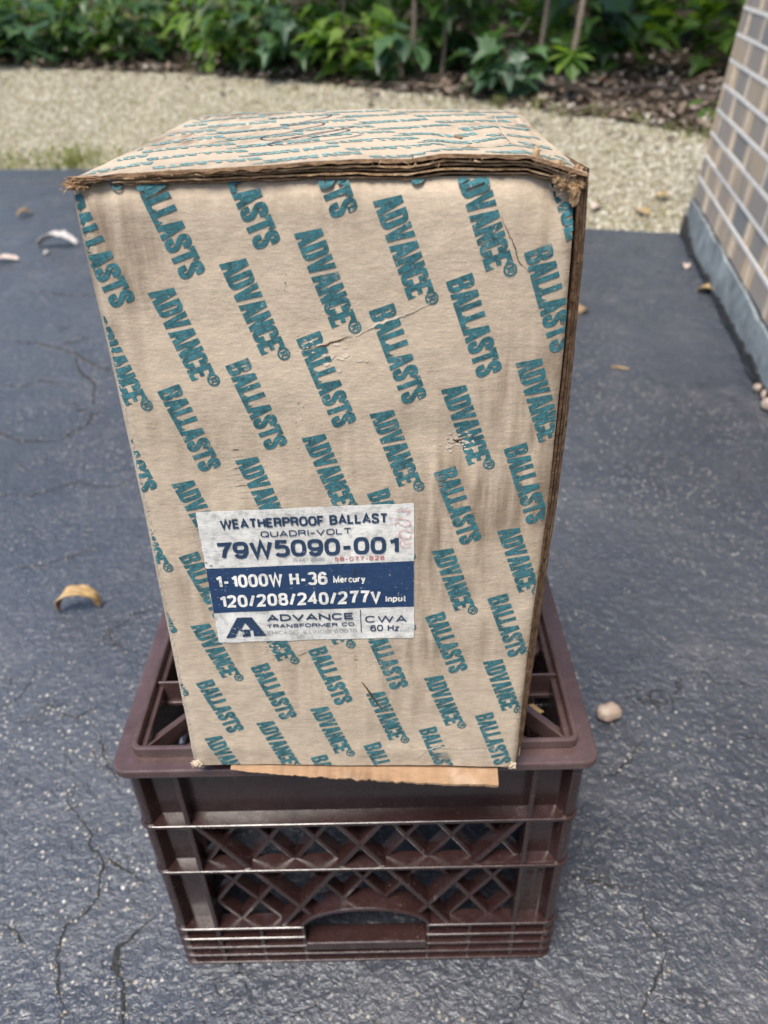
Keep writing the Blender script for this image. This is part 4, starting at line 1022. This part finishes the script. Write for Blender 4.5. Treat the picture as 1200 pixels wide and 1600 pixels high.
# ------------------------------------------------------------------ woods
def leaf_shape(kind):
    if kind == 'maple':
        pts = [(0, 0), (.10, -.02), (.30, -.16), (.27, .02), (.52, .08), (.38, .20), (.58, .44), (.36, .40), (.30, .52), (.20, .50), (0, 1)]
        P = pts+[(-x, y) for x, y in pts[-2:0:-1]]
        return P
    if kind == 'ovate':
        pts = [(0, 0), (.16, .08), (.30, .28), (.33, .48), (.24, .74), (.10, .92), (0, 1.05)]
        return pts+[(-x, y) for x, y in pts[-2:0:-1]]
    pts = [(0, 0), (.10, .2), (.15, .5), (.12, .75), (0, 1)]
    return pts+[(-x, y) for x, y in pts[-2:0:-1]]
SHAPES = {k: leaf_shape(k) for k in ('maple', 'ovate', 'narrow')}
def put_leaf(b, P, dirv, size, kind, fold=.25, droop=.25):
    sh = SHAPES[kind]; y = Vector(dirv).normalized(); z = Vector((random.uniform(-.3, .3), random.uniform(-.3, .3), 1)).normalized()
    x = y.cross(z).normalized(); z = x.cross(y)
    vs_ = [P+size*(x*a+y*c+z*(fold*abs(a)-droop*c*c)) for a, c in sh]; n_ = len(vs_); h_ = n_//2
    c1 = P+size*(y*.40-z*droop*.16); vs_.append(c1)
    b.add(vs_, [(i, (i+1) % n_, n_) for i in range(n_)], 0)
def shrub(name, x, y, h, wdt, nl, size, kind, mat, label, cat='shrub', group=None, nst=3, face=True):
    z0 = height(x, y); r = thing(name, label, cat, (x, y, z0), 0, group)
    st = MB(); fl = MB()
    for k in range(nst):
        a = random.uniform(0, 6.28); lean_ = random.uniform(.05, .5)*wdt; hh = h*random.uniform(.6, 1)
        P = [Vector((math.cos(a)*lean_*t*t+.03*random.uniform(-1, 1)*t, math.sin(a)*lean_*t*t+.03*random.uniform(-1, 1)*t, hh*t)) for t in (0, .2, .4, .6, .8, 1)]
        st.tube(P, [.007-.0045*t for t in (0, .2, .4, .6, .8, 1)], 5)
        for q in range(int(nl*1.3)//nst):
            t = random.uniform(.12, 1.0); i = min(4, int(t*5)); p = P[i].lerp(P[i+1], t*5-i)
            aa = random.uniform(0, 6.28); out = random.uniform(.08, .5)*wdt*(.5+.8*math.sin(t*2.6))
            e = p+Vector((math.cos(aa)*out, math.sin(aa)*out, random.uniform(-.10, .16)*h))
            if e.z < .02: e.z = .02+random.random()*.05
            if q % 3 == 0: st.tube([p, p.lerp(e, .5)+Vector((0, 0, .01)), e], [.0028, .0022, .0016], 4, cap=False)
            dv = Vector((math.cos(aa), math.sin(aa), random.uniform(-.7, .15)))
            put_leaf(fl, e, dv, 1.0*size*random.uniform(.45, 1.35), kind, random.uniform(.05, .4), random.uniform(.05, .45))
    st.build('stem', M['bark'], r); fl.build('foliage', mat, r)
    return r
def sapling(x, y, h, lx, ly, r0, label, crown=60, size=.13, z1=.9, mat='leaf', name='sapling', cat='sapling', kind='maple', group='saplings at the edge of the woods'):
    z0 = height(x, y); r = thing(name, label, cat, (x, y, z0), 0, group)
    tr = MB(); N = 9
    P = [Vector((lx*t+.02*fbm((t*4, x, 0)), ly*t+.02*fbm((t*4, y, 5)), h*t)) for t in [i/N for i in range(N+1)]]
    tr.tube(P, [r0*(1-.65*i/N) for i in range(N+1)], 8); fl = MB()
    for k in range(crown):
        t = random.uniform(z1/h, 1); i = min(N-1, int(t*N)); p = P[i].lerp(P[i+1], t*N-i); a = random.uniform(0, 6.28)
        out = random.uniform(.15, .75); e = p+Vector((math.cos(a)*out, math.sin(a)*out, random.uniform(-.05, .35)))
        tr.tube([p, p.lerp(e, .5)+Vector((0, 0, .03)), e], [.006, .0035, .002], 4, cap=False)
        for q in range(4): put_leaf(fl, e+Vector((random.gauss(0, .09), random.gauss(0, .09), random.gauss(0, .05))), (math.cos(a+random.gauss(0, .9)), math.sin(a+random.gauss(0, .9)), random.uniform(-.6, .1)), size*random.uniform(.7, 1.25), kind)
    tr.build('trunk', M['bark'], r); fl.build('crown', M[mat], r); return r
random.seed(21)
S = [ # x, distance into the woods, height, width, leaves, leaf size, kind, material, label
 (-2.95, .10, .40, .55, 60, .19, 'maple', 'leafblue', 'big leaved grey green plant at the left end of the edge'),
 (-2.45, .12, .42, .55, 70, .17, 'maple', 'leafblue', 'grey green maple leaved shrub overhanging the gravel at far left'),
 (-2.05, .25, .50, .55, 90, .11, 'ovate', 'leaf', 'dense small leaved green bush second from the left'),
 (-1.62, .22, .48, .55, 95, .12, 'maple', 'leaf', 'bushy dark shrub behind the pale litter, left of the trunk'),
 (-1.30, .75, .60, .60, 80, .12, 'maple', 'leafblue', 'dark green shrub set back between two lighter bushes'),
 (-1.00, .15, .52, .50, 85, .12, 'ovate', 'leafyellow', 'yellow green bush standing above the box left corner'),
 (-.72, .20, .46, .45, 80, .13, 'maple', 'leaf', 'leafy green shrub close to the gravel, left of centre'),
 (-.45, .12, .42, .42, 70, .12, 'maple', 'leafblue', 'low bluish shrub touching the gravel near the centre'),
 (-.28, .55, .55, .50, 80, .12, 'ovate', 'leaf', 'upright shrub with oval leaves behind the centre'),
 (-.05, .22, .45, .42, 60, .13, 'maple', 'leafyellow', 'bright green shrub beside the tallest thin stem'),
 (.18, .12, .34, .34, 34, .13, 'ovate', 'leafblue', 'small shrub with few rounded leaves at mid edge'),
 (.42, .80, .55, .45, 60, .14, 'maple', 'leaf', 'dark shrub in the shade behind the bare litter'),
 (.72, .16, .36, .36, 46, .14, 'maple', 'leafblue', 'drooping green shrub left of the single bright leaf'),
 (1.42, 1.55, .62, .60, 60, .19, 'maple', 'leaf', 'broad leaved plant hanging over the bank at right'),
 (2.10, 1.75, .62, .60, 70, .15, 'maple', 'leafyellow', 'sunlit yellow green shrub near the brick wall'),
 (2.15, .35, .30, .35, 40, .10, 'ovate', 'leafyellow', 'low pale shrub beside the end of the brick wall'),
 (1.62, .18, .16, .22, 16, .07, 'ovate', 'leafyellow', 'small sprig of pale leaves in the litter by the wall'),
]
for i, (x, n_, h, wd_, nl, sz, kd, mt, lab) in enumerate(S):
    shrub('shrub', x, yf(x)+n_, h, wd_, nl, sz, kd, M[mt], lab, group='shrubs along the edge of the woods')
# second and third rows deeper in
words1 = ['tall', 'wide', 'sparse', 'dense', 'ragged', 'leaning']; words2 = ['far left', 'left', 'left of centre', 'centre', 'right of centre', 'right', 'far right']
rowi = 0
for row, (n0, cnt) in enumerate(((1.2, 9), (2.2, 10), (3.6, 11), (5.4, 10))):
    for i in range(cnt):
        x = -3.6-row*.9+(6.6+row*1.9)*(i+.5+random.uniform(-.3, .3))/cnt
        y = yf(x)+n0+random.uniform(-.3, .4)
        if row < 2 and .85 < x < 2.3: continue
        mt = random.choice(['leaf', 'leaf', 'leafblue', 'leafyellow'])
        rs_ = shrub('shrub', x, y, random.uniform(.6, 1.1)+.15*row, .8, 80, random.uniform(.13, .18), random.choice(['maple', 'maple', 'ovate']), M[mt],
              'shaded green shrub deeper in the woods behind the front row of shrubs', group='shrubs deeper in the woods')
for (x, n_, h) in ((1.5, 3.2, 1.0), (2.1, 3.0, 1.0), (2.7, 3.6, 1.1), (1.1, 4.2, 1.1), (1.9, 4.6, 1.2), (2.6, 2.2, .9), (.6, 4.8, 1.2)):
    shrub('shrub', x, yf(x)+n_, h, 1.0, 130, .15, 'maple', M['leafyellow'], 'bright yellow green shrub far back in the woods toward the right', group='sunlit shrubs far back at right', nst=4)  # the sunlit look is put in by the yellow green leaf colour
# saplings whose thin stems show
sapling(-.16, yf(-.16)+.60, 2.6, -.05, .2, .011, 'thin pale sapling stem left of centre between two shrubs', 36)
sapling(.25, yf(.25)+.33, 2.8, .08, .15, .015, 'pale straight sapling reaching the litter at mid edge', 40)
sapling(.43, yf(.43)+.55, 2.6, .13, .2, .013, 'slim grey sapling rooted in the bare litter', 36)
sapling(.60, yf(.60)+1.1, 2.6, .20, .2, .020, 'sapling rising out of a shrub right of the bare litter', 36)
sapling(.91, yf(.91)+.53, 2.4, .24, .2, .014, 'leaning sapling left of the single bright leaf', 36)
sapling(1.00, yf(1.00)+.24, 2.5, .30, .25, .016, 'leaning pale sapling behind the single bright leaf', 40)
for i, (x, n_, r0) in enumerate(((-1.50, 1.5, .10), (1.45, 2.4, .09), (.35, 2.4, .08), (-.35, 2.9, .07), (-2.8, 1.8, .08), (2.4, 2.2, .09), (-1.9, 3.2, .08), (1.7, 3.6, .08))):
    sapling(x, yf(x)+n_, 4.6, random.uniform(-.3, .3), random.uniform(-.2, .3), r0, ['dark trunk showing above the yellow green bush', 'dark upright trunk behind the leaning saplings', 'thick dark trunk behind the bare litter', 'dark trunk deep in the woods left of centre', 'trunk behind the shrubs at far left', 'trunk behind the end of the brick wall', 'trunk deep in the woods at left', 'trunk deep in the woods at right'][i], 60, .17, 1.5, name='tree', cat='tree', group='trees in the woods')
# the single bright palmate leaf
lf = thing('seedling', 'single bright green lobed leaf in front of the leaning sapling', 'seedling', (.97, 4.06, height(.97, 4.06)))
b = MB(); b.tube([(0, 0, 0), (.02, .0, .12), (.03, .04, .225)], [.004, .003, .002], 5); b.build('stem', M['bark'], lf)
b = MB()
for a in (-125, -78, -38, 0, 38, 78, 125):
    ar = R(a); put_leaf(b, Vector((.03, .035, .225)), (math.sin(ar), -.75*math.cos(ar), -.62*math.cos(ar)), .150*(1-abs(a)/420), 'ovate', .10, .12)
b.build('foliage', M['leafyellow'], lf)
# far woods that read as one mass
random.seed(33); fw_ = MB()
for _ in range(5200):
    x = random.uniform(-9, 8); y = yf(x)+random.uniform(6.5, 11); z = random.uniform(.2, 4.5)
    put_leaf(fw_, Vector((x, y, z)), (random.uniform(-1, 1), random.uniform(-1, .3), random.uniform(-.6, .2)), random.uniform(.16, .34), random.choice(('maple', 'ovate')))
tag(fw_.build('woods', M['leaf']), 'mass of dark green foliage deep in the woods', 'woods', kind='stuff')
# leaf litter, dead leaves
random.seed(44); dl = MB()
for _ in range(9500):
    x = random.uniform(-3.2, 2.7); n_ = abs(random.gauss(0, 1.0)) if random.random() < .75 else random.uniform(0, 3.5)
    y = yf(x)-.12+n_
    if x > 1.9 and y < 2.7: continue
    z = height(x, y)+random.uniform(.004, .03); a = random.uniform(0, 6.28)
    put_leaf(dl, Vector((x, y, z)), (math.cos(a), math.sin(a), random.uniform(-.1, .5)), random.uniform(.022, .062), random.choice(('ovate', 'maple', 'narrow')), random.uniform(-.3, .8), random.uniform(-.5, .6))
for _ in range(190):
    x = random.uniform(-3, 1.6); y = max(ye(x)+.03, yf(x)-abs(random.gauss(0, .35))); a = random.uniform(0, 6.28)
    put_leaf(dl, Vector((x, y, height(x, y)+.018)), (math.cos(a), math.sin(a), .1), random.uniform(.025, .05), 'ovate', .3, .3)
tag(dl.build('leaf_litter', M['dead']), 'brown dead leaves covering the floor of the woods', 'leaf litter', kind='stuff')
# fallen sticks in the litter
for i, (x, n_, L_, a, lab) in enumerate(((1.35, .62, 1.3, -14, 'long dark fallen branch across the litter at right'), (1.15, .06, .5, 8, 'short pale stick at the edge of the litter'), (.35, .02, .55, -28, 'thin stick along the gravel below the grey sapling'), (-1.3, .0, .6, -12, 'thin stick at the gravel edge under the left bushes'))):
    y = yf(x)+n_; b = MB(); P = []
    for q in range(8):
        t = q/7-.5; xx, yy = L_*t*math.cos(R(a)), L_*t*math.sin(R(a))
        P.append((xx, yy, height(x+xx, y+yy)-height(x, y)+.03+.02*fbm((t*3, i, 0))))
    b.tube(P, [(.022 if i == 0 else .008)*(1-.06*q) for q in range(8)], 7)
    o = b.build('fallen_branch', flat('rotten_wood', (.045, .035, .028), .9) if i == 0 else M['bark'], smooth=True); o.location = (x, y, height(x, y)); tag(o, lab, 'branch', 'fallen sticks in the litter')
# weeds in the gravel
random.seed(55); wb = MB()
def tuft(x, y, k, hh, sp):
    for _ in range(k):
        px, py = random.gauss(x, sp), random.gauss(y, sp)
        if py < ye(px)+.01: continue
        z = height(px, py); a = random.uniform(0, 6.28); l = hh*random.uniform(.4, 1.2); b_ = random.uniform(.2, .9)*l; w_ = random.uniform(.002, .005)
        dx, dy = math.cos(a), math.sin(a)
        wb.add([(px-dy*w_, py+dx*w_, z), (px+dy*w_, py-dx*w_, z), (px+dx*b_*.5+dy*w_*.7, py+dy*b_*.5-dx*w_*.7, z+l*.7), (px+dx*b_*.5-dy*w_*.7, py+dy*b_*.5+dx*w_*.7, z+l*.7)], [(0, 1, 2, 3)])
        wb.add([(px+dx*b_*.5+dy*w_*.7, py+dy*b_*.5-dx*w_*.7, z+l*.7), (px+dx*b_*.5-dy*w_*.7, py+dy*b_*.5+dx*w_*.7, z+l*.7), (px+dx*b_, py+dy*b_, z+l*.8)], [(0, 1, 2)])
for _ in range(150):
    x = random.uniform(-2.3, -1.0); tuft(x, ye(x)+abs(random.gauss(.0, .17)), 9, .032, .06)
tuft(-1.42, 3.68, 60, .10, .05)
for _ in range(130):
    x = random.uniform(-2.8, 1.6); tuft(x, random.uniform(ye(x)+.05, yf(x)), 10, .024, .05)
for _ in range(14):
    x = random.uniform(.6, 1.5); tuft(x, yf(x)-random.uniform(0, .15), 16, .06, .03)
tag(wb.build('weeds', M['grass']), 'thin yellow green weeds growing in the gravel', 'weeds', kind='stuff')
